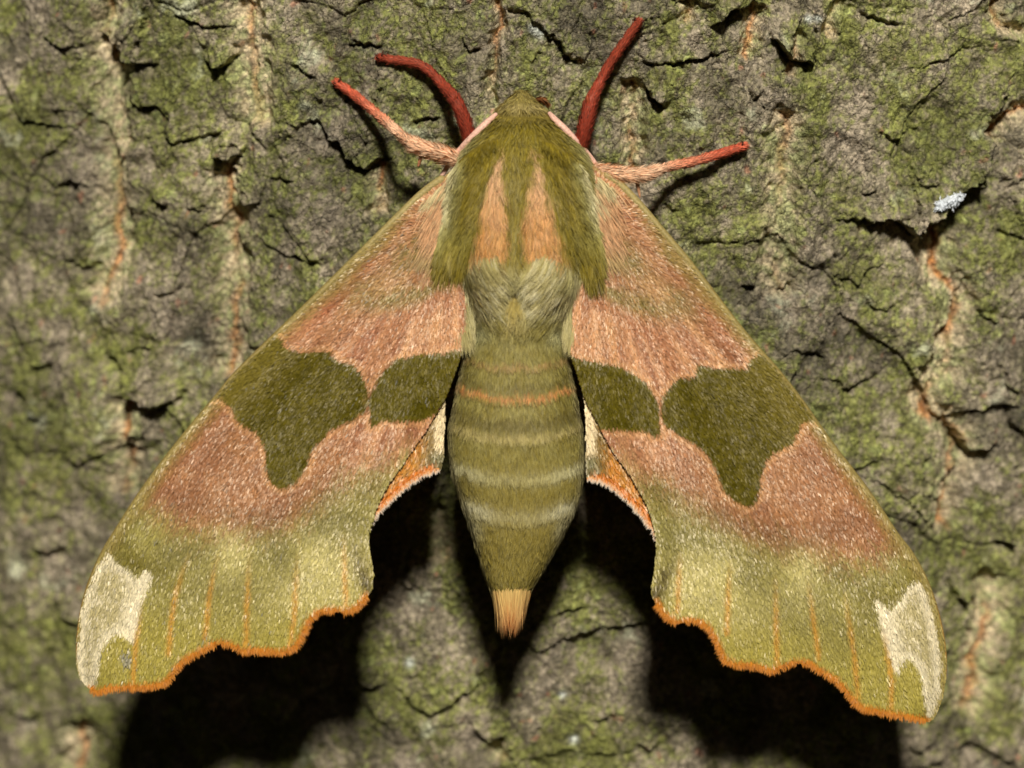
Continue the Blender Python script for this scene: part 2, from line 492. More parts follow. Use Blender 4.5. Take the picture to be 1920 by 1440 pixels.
# darker, weathered plates beside paler ones
wash = fbm(U * 1.15 + 7, V * .9, 3, 221) + .35 * (off[cid] / .03)
col *= (1.08 * (1 + .44 * np.clip(wash, -.9, .8)))[:, None]
col *= np.array([.97, 1.0, .95])

BARK = B + BN * H[:, None]
ii = np.arange(NV - 1)[:, None] * NU + np.arange(NU - 1)[None, :]
quads = np.stack([ii, ii + 1, ii + NU + 1, ii + NU], -1).reshape(-1, 4)
# vertex normals of the whole sheet, so that plates meet without a visible seam
G = BARK.reshape(NV, NU, 3)
du = np.empty_like(G); du[:, 1:-1] = G[:, 2:] - G[:, :-2]; du[:, 0] = G[:, 1] - G[:, 0]; du[:, -1] = G[:, -1] - G[:, -2]
dv = np.empty_like(G); dv[1:-1] = G[2:] - G[:-2]; dv[0] = G[1] - G[0]; dv[-1] = G[-1] - G[-2]
NRM = np.cross(du, dv).reshape(-1, 3); NRM /= np.linalg.norm(NRM, axis=1, keepdims=True) + 1e-12
fid = cid[quads[:, 0]]
trunk = None
for k in np.unique(fid):
    q = quads[fid == k]
    uv, inv = np.unique(q, return_inverse=True)
    ob = make_mesh('tree_trunk' if k == 0 else 'bark_plate', BARK[uv], [inv.reshape(-1, 4)], M_BARK, trunk, col[uv], NRM[uv])
    if k == 0:
        trunk = ob
        trunk['label'] = 'thick tree trunk with rough grey-brown bark, green algae and orange furrows'
        trunk['category'] = 'tree trunk'

_bidx = np.nonzero((BX > -200) & (BX < 2120) & (BY > -200) & (BY < 1640))[0]
_bpx, _bpy = to_px(BARK[_bidx])
def bark_y(px, py, r=7):
    d = np.hypot(_bpx - px, _bpy - py)
    m = d < r
    return float(BARK[_bidx[m], 1].min()) if m.any() else float(BARK[_bidx[d.argmin()], 1])

# ------------------------------------------------------------------ hair and scale makers
def ribbons(name, root, direc, bend, length, width, colr, nrm, mat, parent, seg=3, tipcol=None, flat=0.6, tip_pow=1.0):
    """many tapered hairs in one mesh. root, direc, bend, nrm: (n,3); the hair leaves along direc and turns towards bend"""
    n = len(root)
    side = np.cross(direc, nrm); side /= np.linalg.norm(side, axis=1, keepdims=True) + 1e-9
    roll = rng.normal(0, 0.5, n)[:, None]
    side = side * np.cos(roll) + nrm * np.sin(roll)
    pts = []; p = root.copy()
    rows = []
    for i in range(seg + 1):
        t = i / seg
        w = (width * (1 - 0.85 * t ** 1.5) * 0.5)[:, None]
        if i < seg:
            rows.append(p - side * w); rows.append(p + side * w)
        else:
            rows.append(p)
        d = direc * (1 - t) + bend * t
        d /= np.linalg.norm(d, axis=1, keepdims=True) + 1e-9
        p = p + d * (length / seg)[:, None]
    k = len(rows)
    verts = np.stack(rows, 1).reshape(-1, 3)
    base = np.arange(n)[:, None] * k
    qs = []
    for i in range(seg - 1):
        qs.append(base + np.array([2 * i, 2 * i + 1, 2 * i + 3, 2 * i + 2]))
    q = np.concatenate(qs) if qs else np.zeros((0, 4), int)
    tr = base + np.array([2 * (seg - 1), 2 * (seg - 1) + 1, 2 * seg])
    if tipcol is None:
        tipcol = colr
    cols = []
    for i in range(seg + 1):
        c = mix(colr, tipcol, np.full(n, (i / seg) ** tip_pow))
        cols += [c, c] if i < seg else [c]
    cc = np.stack(cols, 1).reshape(-1, 3)
    gn = np.cross(side, direc); gn *= np.sign((gn * nrm).sum(1, keepdims=True) + 1e-9)
    nn = nrm * flat + gn / (np.linalg.norm(gn, axis=1, keepdims=True) + 1e-9) * (1 - flat)
    nn /= np.linalg.norm(nn, axis=1, keepdims=True) + 1e-9
    nn = np.repeat(nn, k, axis=0)
    ob = make_mesh(name, verts, [q, tr], mat, parent, cc, nn)
    ob['kind'] = 'stuff'
    return ob

def tube(name, pts, rad, mat, parent, colr, sides=12, sub=6):
    """a limb: a smooth tapered tube through pts (n,3), closed and rounded at both ends"""
    full = catmull(np.column_stack([pts, rad]), sub)
    p, r = full[:, :3], full[:, 3]
    tang = np.gradient(p, axis=0); tang /= np.linalg.norm(tang, axis=1, keepdims=True)
    a = np.cross(tang, [0, 1, 0.01]); a /= np.linalg.norm(a, axis=1, keepdims=True)
    b = np.cross(tang, a)
    # rounded ends
    p = np.vstack([p[0] - tang[0] * r[0] * .6, p, p[-1] + tang[-1] * r[-1] * .6])
    r = np.concatenate([[r[0] * .45], r, [r[-1] * .45]])
    a = np.vstack([a[:1], a, a[-1:]]); b = np.vstack([b[:1], b, b[-1:]])
    n = len(p)
    ang = np.linspace(0, 2 * np.pi, sides, endpoint=False)
    ring = p[:, None] + r[:, None, None] * (a[:, None] * np.cos(ang)[None, :, None] + b[:, None] * np.sin(ang)[None, :, None])
    verts = np.vstack([ring.reshape(-1, 3), p[0], p[-1]])
    i = np.arange(n - 1)[:, None] * sides; j = np.arange(sides)[None]; j2 = (j + 1) % sides
    q = np.stack(np.broadcast_arrays(i + j, i + j2, i + sides + j2, i + sides + j), -1).reshape(-1, 4)
    j = np.arange(sides); j2 = (j + 1) % sides
    t0 = np.stack([np.full(sides, n * sides), j2, j], -1)
    t1 = np.stack([np.full(sides, n * sides + 1), (n - 1) * sides + j, (n - 1) * sides + j2], -1)
    tt = np.linspace(0, 1, n)
    if callable(colr):
        cc = np.repeat(colr(tt), sides, axis=0); cc = np.vstack([cc, colr(np.array([0., 1.]))])
    else:
        cc = np.tile(colr, (len(verts), 1))
    return make_mesh(name, verts, [q, np.vstack([t0, t1])], mat, parent, cc), p, r, a, b, tt

# ------------------------------------------------------------------ the moth
moth = empty('moth', tuple(P(965, 420, bark_y(965, 420))))
moth['label'] = 'green and pink hawk moth with scalloped wings spread, resting head up on the bark'
moth['category'] = 'moth'

# ---- body: head, thorax and abdomen, one skin
PROF = np.array([
    # py, left, right, back (towards us), belly
    (168, 974, 980, .18, .30), (174, 965, 989, .12, .34), (188, 950, 1006, .03, .40), (205, 937, 1023, -.03, .44),
    (225, 921, 1039, -.08, .48), (245, 898, 1060, -.13, .52), (265, 880, 1081, -.18, .55), (290, 864, 1100, -.23, .58),
    (320, 853, 1114, -.27, .60), (350, 849, 1119, -.30, .60), (400, 852, 1114, -.33, .60), (450, 860, 1104, -.34, .60),
    (490, 868, 1092, -.34, .55), (520, 874, 1084, -.33, .52), (560, 882, 1074, -.32, .46), (600, 888, 1064, -.305, .43),
    (640, 880, 1063, -.295, .42), (680, 868, 1068, -.29, .42), (720, 858, 1076, -.30, .43), (760, 851, 1083, -.31, .44),
    (800, 842, 1091, -.32, .44), (840, 842, 1094, -.31, .44), (880, 847, 1094, -.29, .44), (920, 860, 1087, -.26, .43),
    (960, 872, 1074, -.21, .42), (1000, 887, 1056, -.15, .41), (1040, 897, 1036, -.08, .40), (1080, 909, 1014, .00, .39),
    (1105, 919, 997, .06, .38), (1125, 926, 986, .12, .36), (1135, 936, 976, .17, .33)], float)
SEGMENTS = [676, 738, 812, 888, 966, 1022, 1082]
_pys = np.linspace(168, 1135, 420)
_pr = np.stack([np.interp(_pys, PROF[:, 0], PROF[:, i]) for i in range(1, 5)], 1)
ker = np.hanning(21); ker /= ker.sum()
_pr = np.stack([np.convolve(np.pad(_pr[:, i], 10, mode='edge'), ker, 'valid') for i in range(4)], 1)
_pr[0] = PROF[0, 1:]

def body_xy(py, psi):
    xl, xr, yt, yb = [np.interp(py, _pys, _pr[:, i]) for i in range(4)]
    s, c = np.sin(psi), np.cos(psi)
    e = np.where(py > 560, 0.9, 0.8)
    sx = np.sign(s) * np.abs(s) ** e; cy = np.sign(c) * np.abs(c) ** e
    px = (xl + xr) / 2 + (xr - xl) / 2 * sx
    yc = (yt + yb) / 2
    y = yc - (yb - yt) / 2 * cy
    # each abdominal segment overlaps the next one: a low step at its hind edge
    q = py - 26 * (1 - s * s) + 12
    for sg in SEGMENTS:
        y = y - (0.009 if sg < 1000 else .005) * np.exp(-np.clip(sg - q, 0, 99) / 18) * (q < sg) * np.clip(c, 0, 1)
    # tegulae: the two raised lobes on the shoulders, the furrow between them
    y = y + 0.06 * np.exp(-((px - 966) / 22) ** 2 - ((py - 410) / 60) ** 2) * (c > 0)
    y = y + 0.08 * np.exp(-((px - 962) / 26) ** 2 - ((py - 545) / 28) ** 2) * (c > 0)
    y = y - 0.035 * np.exp(-((np.abs(px - 966) - 48) / 34) ** 2 - ((py - 520) / 34) ** 2) * (c > 0)
    y = y + 0.05 * np.exp(-((py - 218) / 9) ** 2) * (c > 0)
    return px, y

def body_pt(py, psi):
    px, y = body_xy(py, psi)
    return P(px, py, y)

LEFT_PINK = [(940,272),(926,310),(908,360),(900,420),(888,465),(893,492),(918,500),(944,474),(956,445),(947,390),(943,330)]
RIGHT_PINK = [(996,272),(1008,303),(1022,345),(1035,390),(1045,430),(1058,470),(1040,492),(1000,482),(978,452),(984,400),(992,350),(1002,310)]

def body_color(px, py, psi):
    nz = fbm(px / 26, py / 26, 3, 301); nf = fbm(px / 7, py / 9, 2, 311)
    jx = px + 7 * nz + 4 * nf; jy = py + 7 * nz - 5 * nf
    c = np.tile(lin(126, 109, 26), (len(px), 1))
    c = mix(c, lin(106, 90, 26), smooth(-.1, .5, nz) * .6)
    c = mix(c, lin(154, 136, 70), smooth(238, 200, jy) * .9)                                    # head, paler
    c = mix(c, lin(116, 98, 36), np.exp(-((px - 985) / 26) ** 2 - ((py - 212) / 12) ** 2) * .6)
    c = mix(c, lin(176, 156, 100), np.exp(-((jy - 200) / 6) ** 2) * .5)                         # collar line
    c = mix(c, lin(170, 162, 100), smooth(.60, 1.0, np.abs(np.sin(psi))) * smooth(225, 260, py) * .75)
    c = mix(c, lin(204, 192, 140), smooth(.86, 1.0, np.abs(np.sin(psi))) * smooth(235, 280, py) * .8)
    for pg in (LEFT_PINK, RIGHT_PINK):
        d = sdf(jx, jy, pg)
        pk = mix(lin(214, 166, 122), lin(196, 136, 74), smooth(300, 430, py))
        pk = mix(pk, lin(214, 164, 116), smooth(-.1, .5, nz) * .5)
        c = mix(c, pk, smooth(9, -9, d + 4 * nf) * (1 - .35 * smooth(-.2, .5, nf)))
    mid = np.exp(-((jx - 966) / 11) ** 2) * smooth(262, 290, jy) * smooth(492, 450, jy)
    c = mix(c, lin(124, 108, 42), mid * .85)
    # cream behind the thorax
    ax = np.abs(px - 966)
    tuft = smooth(478, 506, jy + .15 * ax) * smooth(606, 570, jy)
    tuft *= np.where(ax < 125, 1, 0)
    c = mix(c, mix(lin(188, 176, 124), lin(158, 146, 82), smooth(-.25, .35, nz)), tuft)
    c = mix(c, lin(160, 138, 68), np.exp(-((jx - 963) / 26) ** 2 - ((jy - 560) / 36) ** 2))
    c = mix(c, lin(86, 74, 40), np.exp(-((px - 962) / 14) ** 2 - ((py - 503) / 6) ** 2) * .7)
    # abdomen
    q = jy - 26 * np.cos(psi).clip(0) ** 2 + 12
    ab = smooth(588, 612, jy)
    a = mix(lin(146, 134, 72), lin(132, 118, 52), smooth(-.3, .4, nz))
    a = mix(a, lin(150, 132, 62), smooth(800, 980, py) * .8)
    a = mix(a, lin(176, 170, 118), smooth(660, 610, py) * smooth(.45, .9, np.abs(np.sin(psi))))
    a = mix(a, lin(176, 132, 92), np.exp(-((q - 668) / 5) ** 2) * .6)
    a = mix(a, lin(100, 88, 40), np.exp(-((q - 710) / 11) ** 2) * .6)
    a = mix(a, lin(204, 134, 80), np.exp(-((q - 728) / 5) ** 2) * .95)
    a = mix(a, lin(92, 80, 34), np.exp(-((q - 778) / 14) ** 2) * .75)
    a = mix(a, lin(186, 168, 114), np.exp(-((q - 802) / 7) ** 2) * .75)
    sid = smooth(.25, .85, np.abs(np.sin(psi)))
    a = mix(a, lin(204, 196, 156), np.exp(-((q - 878) / 11) ** 2) * (.35 + .55 * sid))
    a = mix(a, lin(214, 206, 172), np.exp(-((q - 950) / 15) ** 2) * (.30 + .7 * sid))
    a = mix(a, lin(204, 196, 158), np.exp(-((q - 985) / 22) ** 2) * smooth(.6, .95, np.abs(np.sin(psi))) * .7)
    a = mix(a, lin(116, 102, 46), np.exp(-((q - 1012) / 5) ** 2) * .5)
    a = mix(a, lin(120, 106, 50), np.exp(-((q - 1072) / 6) ** 2) * .35)
    a = mix(a, lin(190, 178, 138), smooth(.88, 1., np.abs(np.sin(psi))) * .5)
    a = mix(a, lin(228, 186, 116), smooth(1098, 1112, jy))
    c = mix(c, a, ab)
    return c

NB, NS = 300, 56
bp = np.concatenate([np.linspace(168, 200, 30), np.linspace(201, 1135, NB - 30)])
bs = np.linspace(-np.pi, np.pi, NS, endpoint=False)
BPy, BPs = [a.ravel() for a in np.meshgrid(bp, bs, indexing='ij')]
bverts = body_pt(BPy, BPs)
bpx, _ = body_xy(BPy, BPs)
bc = body_color(bpx, BPy, BPs) * 0.75
i = np.arange(NB - 1)[:, None] * NS; j = np.arange(NS)[None]; j2 = (j + 1) % NS
bq = np.stack(np.broadcast_arrays(i + j, i + NS + j, i + NS + j2, i + j2), -1).reshape(-1, 4)
c0 = bverts[:NS].mean(0) ; c1 = bverts[-NS:].mean(0)
bverts = np.vstack([bverts, c0, c1]); bc = np.vstack([bc, bc[0], bc[-1]])
j = np.arange(NS); j2 = (j + 1) % NS
bt = np.vstack([np.stack([np.full(NS, NB * NS), j, j2], -1), np.stack([np.full(NS, NB * NS + 1), (NB - 1) * NS + j2, (NB - 1) * NS + j], -1)])
body = make_mesh('body', bverts, [bq, bt], M_SKIN, moth, bc)

def body_frame(py, psi):
    e = 0.5
    p = body_pt(py, psi)
    tv = body_pt(py + e, psi) - body_pt(py - e, psi); tv /= np.linalg.norm(tv, axis=1, keepdims=True) + 1e-9
    ts = body_pt(py, psi + .01) - body_pt(py, psi - .01); ts /= np.linalg.norm(ts, axis=1, keepdims=True) + 1e-9
    n = np.cross(tv, ts); n /= np.linalg.norm(n, axis=1, keepdims=True) + 1e-9
    flip = np.sign((n * np.stack([np.sin(psi), -np.cos(psi), np.zeros_like(psi)], 1)).sum(1, keepdims=True))
    return p, tv, ts, n * flip

def grow_fur(name, lo, hi, count, wpx):
    py = rng.uniform(lo, hi, count); psi = np.arcsin(np.clip(rng.uniform(-1.16, 1.16, count), -1, 1) * .999)
    edge_ = rng.random(count) < 0.22
    psi = np.where(edge_, np.sign(rng.uniform(-1, 1, count)) * rng.uniform(1.0, 1.85, count), psi)
    keep = rng.random(count) < np.clip((np.interp(py, PROF[:, 0], PROF[:, 2] - PROF[:, 1])) / 250, .25, 1)
    py, psi = py[keep], psi[keep]
    n = len(py)
    p, tv, ts, nr = body_frame(py, psi)
    px, _ = body_xy(py, psi)
    s = np.sin(psi)
    n1 = fbm(px / 22, py / 22, 2, 401); n2 = fbm(px / 9, py / 9, 2, 411)
    ax = px - 966
    # which way it lies: back along the body, outward on the shoulders, inward in the tufts
    lat = 0.45 * s * smooth(230, 300, py) * smooth(520, 450, py)
    pinkz = np.exp(-((np.abs(ax) - 45) / 28) ** 2) * smooth(290, 340, py) * smooth(500, 460, py)
    lat = lat * (1 - .6 * pinkz)
    tz = smooth(470, 505, py) * smooth(640, 590, py)
    lat = lat * (1 - tz) - tz * np.sign(ax) * (.85 * smooth(8, 40, np.abs(ax)) * smooth(135, 85, np.abs(ax)))
    headz = smooth(230, 200, py)
    lat = lat + headz * .3 * s
    lat = lat + .55 * n1 + .35 * n2 + rng.normal(0, .13, n)
    lift = .30 + .22 * n2 + .25 * tz + rng.normal(0, .08, n)
    lift = np.where(py > 650, lift * .75, lift)
    lift = np.clip(lift, .05, .9)
    direc = tv + ts * lat[:, None] + nr * lift[:, None]; direc /= np.linalg.norm(direc, axis=1, keepdims=True)
    bend = tv + ts * (lat * 1.25)[:, None] + nr * (lift * .1 - .06)[:, None]; bend /= np.linalg.norm(bend, axis=1, keepdims=True)
    teg = np.exp(-((np.abs(ax + 3) - 105) / 28) ** 2) * smooth(400, 470, py) * smooth(560, 500, py)
    ln = (24 + 10 * smooth(300, 400, py) * smooth(520, 480, py) + 16 * tz + 16 * teg - 7 * smooth(640, 700, py) - 12 * headz) * rng.uniform(.65, 1.25, n) / PPC
    sidef = smooth(.9, 1., np.abs(s)) * smooth(840, 900, py) * smooth(1040, 980, py)
    ln *= 1 + .5 * sidef
    wd = rng.uniform(.75, 1.25, n) * wpx / PPC
    c = body_color(px, py, psi) * np.clip(rng.normal(1.12, .26, n), .4, 1.9)[:, None]
    c = c * mix(np.ones((n, 3)), np.array([.86, .84, .70]), smooth(600, 680, py))
    tip = mix(c, lin(226, 216, 160), np.clip(rng.normal(.07, .08, n), 0, .4))
    ribbons(name, p - nr * .004, direc, bend, ln, wd, c * .82, nr, M_FUR, body, 3, tip, .55)

grow_fur('thorax_fur', 169, 660, 62000, 1.9)
grow_fur('abdomen_fur', 630, 1128, 56000, 1.8)

# tail brush
n = 2600
py = 1134 - 36 * rng.random(n) ** 1.3; psi = rng.uniform(-1.7, 1.7, n)
p, tv, ts, nr = body_frame(py, psi)
cx, _ = body_xy(py, psi)
down = np.tile([0.0, .06, -1.0], (n, 1)) + np.stack([-(cx - 956) * .0062, np.zeros(n), np.zeros(n)], 1) + rng.normal(0, .05, (n, 3))
end = 1176 + 9 * np.sin((cx - 925) / 6) + 9 * fbm(cx / 4, cx * 0, 2, 451) + rng.normal(0, 8, n)
ln = np.clip(end - py, 12, 90) * np.where(rng.random(n) < .45, rng.uniform(.3, .8, n), 1) / PPC
cr = np.tile(lin(226, 188, 112), (n, 1)) * rng.uniform(.8, 1.2, n)[:, None]
tipc = mix(lin(190, 96, 42), lin(226, 170, 108), np.clip(rng.random(n) ** 1.6 * .6 + smooth(10, 26, np.abs(cx - 958)) * .6, 0, 1))
ribbons('tail_brush', p - nr * .01, down, down, ln, np.full(n, 2.0 / PPC), cr, nr, M_FUR, body, 5, mix(tipc, cr, np.where(ln * PPC < 40, .9, 0)), .5, 2.2)

# palps peeping out beside the head
for pts, cc in (([(1004,190),(1016,187),(1026,196)], lin(120, 74, 40)), ([(946,196),(938,204),(931,214)], lin(140, 120, 66))):
    q = np.array([P(x, y, d) for (x, y), d in zip(pts, (.22, .18, .24))])
    pal, pp, rr, aa, bb_, tt = tube('palp', q, np.array([4, 4.5, 2.5]) / PPC, M_LEG, moth, cc)
    m = 260
    k = rng.integers(1, len(pp) - 1, m); ang = rng.uniform(0, 2 * np.pi, m)
    nn = aa[k] * np.cos(ang)[:, None] + bb_[k] * np.sin(ang)[:, None]
    tg = pp[np.minimum(k + 1, len(pp) - 1)] - pp[k]; tg /= np.linalg.norm(tg, axis=1, keepdims=True)
    dd = tg + .4 * nn
    ribbons('palp_hair', pp[k] + nn * rr[k][:, None] * .9, dd, tg, rng.uniform(8, 14, m) / PPC, np.full(m, 2 / PPC), np.tile(cc, (m, 1)) * rng.uniform(.7, 1.4, m)[:, None], nn, M_FUR, pal, 2)

# antennae: pale pink, laid back along the shoulders and under the wings
for pts in ([(930,214,.10),(912,231,.04),(894,248,.02),(874,268,.05),(850,296,.14),(822,340,.22),(790,392,.28)],
            [(1030,212,.10),(1044,228,.04),(1062,245,.02),(1083,268,.05),(1108,296,.14),(1140,340,.22),(1175,388,.28)]):
    q = np.array([P(x, y, d) for x, y, d in pts])
    tube('antenna', q, np.array([4, 6.5, 6.5, 6, 5, 4, 2.5]) / PPC, M_LEG, moth, lin(236, 186, 160), 10, 8)

# ---- wings
LW = dict(
    costa=[(852,318),(830,335),(790,364),(720,432),(640,511),(560,589),(500,646),(440,705),(410,741),(360,800),(310,862),(260,930),(225,984),(195,1032),(170,1086),(154,1140),(146,1195),(145,1240),(150,1266),(160,1284)],
    outer=[(170,1292),(183,1299),(205,1292),(240,1290),(282,1288),(306,1282),(321,1271),(330,1256),(347,1238),(378,1221),(400,1209),(422,1207),(442,1214),(456,1222),(470,1220),(490,1221),(530,1223),(550,1216),(561,1206),(571,1187),(580,1166),(595,1150),(617,1144),(642,1147),(660,1144),(676,1133),(687,1118)],
    inner=[(697,1102),(700,1085),(698,1060),(694,1035),(692,1010),(694,988),(699,974),(705,952),(717,925),(732,900),(750,875),(775,838),(795,810),(810,785),(830,752),(847,710),(862,667),(875,637),(884,600),(890,560),(900,500),(900,420)],
    patch=[(488,652),(515,628),(535,651),(550,659),(580,661),(612,658),(625,667),(635,679),(655,681),(672,695),(687,722),(691,744),(687,765),(672,780),(650,790),(625,802),(605,820),(590,837),(580,857),(572,877),(560,897),(540,911),(522,912),(507,900),(502,880),(500,850),(492,825),(480,810),(455,795),(442,782),(440,770),(427,757),(415,743),(395,742)],
    patch2=[(697,737),(710,715),(725,690),(745,675),(775,666),(812,665),(845,660),(870,654),(905,640),(880,720),(830,772),(810,780),(790,787),(750,790),(722,786),(705,797),(696,798),(694,775),(694,755)],
    cream=[(207,1040),(220,1057),(245,1072),(255,1086),(270,1071),(284,1075),(280,1095),(267,1135),(260,1160),(256,1187),(250,1203),(240,1197),(227,1187),(212,1192),(200,1205),(191,1222),(187,1245),(182,1267),(180,1285),(160,1286),(147,1250),(149,1200),(155,1142),(172,1092),(187,1057)],
    bound=[(215,880),(255,925),(300,965),(340,990),(380,1002),(420,1004),(460,992),(500,986),(540,990),(580,965),(610,932),(650,905),(700,890),(770,850)],
    veins=[[(345,1065),(330,1110),(322,1160),(316,1225)],[(402,1070),(392,1120),(385,1195)],[(466,1075),(464,1120),(461,1208)],[(556,1075),(552,1155),(545,1205)],[(646,1045),(649,1135)],[(262,1165),(256,1200),(248,1290)]],
    base=(850,400), tip=(170,1290), sgn=-1)
RW = dict(
    costa=[(1112,312),(1135,328),(1162,346),(1200,385),(1240,432),(1290,491),(1340,556),(1385,614),(1420,655),(1460,700),(1500,751),(1525,786),(1560,835),(1600,886),(1640,940),(1680,1000),(1712,1042),(1740,1096),(1760,1157),(1771,1215),(1772,1262),(1766,1305),(1755,1335),(1744,1352)],
    outer=[(1736,1352),(1717,1348),(1692,1343),(1667,1340),(1642,1333),(1618,1329),(1604,1319),(1592,1306),(1580,1290),(1560,1271),(1534,1256),(1517,1245),(1490,1243),(1465,1252),(1447,1258),(1418,1250),(1380,1247),(1358,1238),(1350,1224),(1342,1203),(1330,1181),(1313,1168),(1295,1163),(1272,1167),(1253,1160),(1240,1147),(1231,1130)],
    inner=[(1223,1114),(1222,1100),(1226,1072),(1230,1035),(1230,1010),(1226,985),(1215,947),(1200,920),(1180,885),(1157,855),(1135,817),(1120,787),(1102,755),(1090,720),(1077,680),(1064,645),(1060,600),(1058,560),(1050,500),(1050,420)],
    patch=[(1460,680),(1432,664),(1406,677),(1400,690),(1370,692),(1340,690),(1315,686),(1303,702),(1297,707),(1275,710),(1257,725),(1244,747),(1240,770),(1246,792),(1267,810),(1292,825),(1317,842),(1335,865),(1347,890),(1357,915),(1372,932),(1392,944),(1405,946),(1415,937),(1422,915),(1427,880),(1442,855),(1465,842),(1487,827),(1495,807),(1507,787),(1540,778)],
    patch2=[(1050,655),(1085,672),(1122,680),(1160,686),(1185,700),(1207,715),(1220,732),(1232,755),(1236,780),(1236,815),(1228,818),(1210,805),(1185,808),(1160,804),(1135,805),(1095,800),(1060,720)],
    cream=[(1715,1090),(1730,1102),(1742,1135),(1755,1180),(1761,1230),(1763,1267),(1761,1300),(1748,1337),(1738,1345),(1734,1310),(1727,1270),(1717,1247),(1705,1234),(1695,1240),(1687,1255),(1680,1262),(1670,1242),(1662,1210),(1650,1175),(1645,1147),(1646,1132),(1657,1132),(1667,1146),(1680,1130),(1695,1112)],
    bound=[(1735,985),(1705,1020),(1660,1045),(1600,1054),(1555,1056),(1500,1026),(1450,1012),(1420,1008),(1380,992),(1330,972),(1290,948),(1250,930),(1200,915),(1150,860)],
    veins=[[(1454,1115),(1455,1180),(1458,1247)],[(1520,1125),(1535,1232)],[(1588,1140),(1602,1230),(1608,1305)],[(1660,1205),(1672,1275),(1670,1330)],[(1366,1095),(1362,1185)],[(1273,1080),(1270,1145)]],
    base=(1110,395), tip=(1742,1348), sgn=1)
# the left wing's soft markings and painted corner shade, carried over to the right wing by matching the landmarks the two share
A_l = np.array([(830,335),(515,625),(691,742),(530,912),(185,1300),(700,1090),(880,620),(420,990)], float)
A_r = np.array([(1137,330),(1435,662),(1240,770),(1397,946),(1745,1352),(1222,1105),(1061,610),(1550,1046)], float)
AFF = np.linalg.lstsq(np.column_stack([A_l, np.ones(len(A_l))]), A_r, rcond=None)[0]
gg, pr, lp, dg, py_, do, dk = lin(126,112,54), lin(156,88,56), lin(212,158,104), lin(122,112,58), lin(216,200,128), lin(106,95,28), lin(72,60,32)
SPLATS = [  # x, y, rx, ry, angle of the long axis, colour, strength
    (672,542,62,30,-15,gg,1.0),(740,562,62,22,-8,gg,1.0),(800,545,46,16,-12,gg,1.0),(846,500,30,22,-40,gg,1.0),(785,470,75,30,-38,gg,1.0),(700,470,60,16,-45,gg,1.0),
    (625,575,70,14,-44,pr,.75),(690,500,34,16,-44,pr,.6),(770,590,70,16,-25,pr,.5),(820,560,30,14,-40,pr,.6),(700,640,90,14,-55,pr,.25),(620,630,80,20,-50,lp,.35),(820,620,40,60,-70,lp,.5),
    (822,400,60,22,80,lp,.7),(740,430,40,22,-44,pr,.3),(720,530,36,18,-30,lp,.5),
    (432,1030,48,30,80,py_,.75),(590,1036,50,32,85,py_,.6),(640,1066,52,40,70,py_,.6),(560,1110,80,40,0,py_,.4),
    (520,1035,46,27,82,dg,.85),(350,1040,70,30,-20,dg,.8),(600,985,60,26,-20,dg,.7),(660,985,40,60,-70,dg,.7),(470,1110,60,30,0,dg,.4),(340,1130,40,70,-70,dg,.4),
    (245,1050,44,24,35,do,.95),(300,1075,46,26,20,do,.6),(225,1020,26,26,0,do,.4),
    (678,1072,46,15,74,dk,.9),(692,1100,22,11,80,dk,.85),(610,935,46,20,-30,lin(112,92,52),.5),(690,915,40,30,-50,gg,1.0),  # dark corner smudges: part marking, part shade of the downward curl, as colour
    (545,950,60,20,-30,lin(126,82,48),.5),(500,965,60,18,-10,lin(126,82,48),.65),(400,955,80,26,20,lin(130,86,50),.7),(440,880,60,30,-60,lin(172,120,78),.5),
]

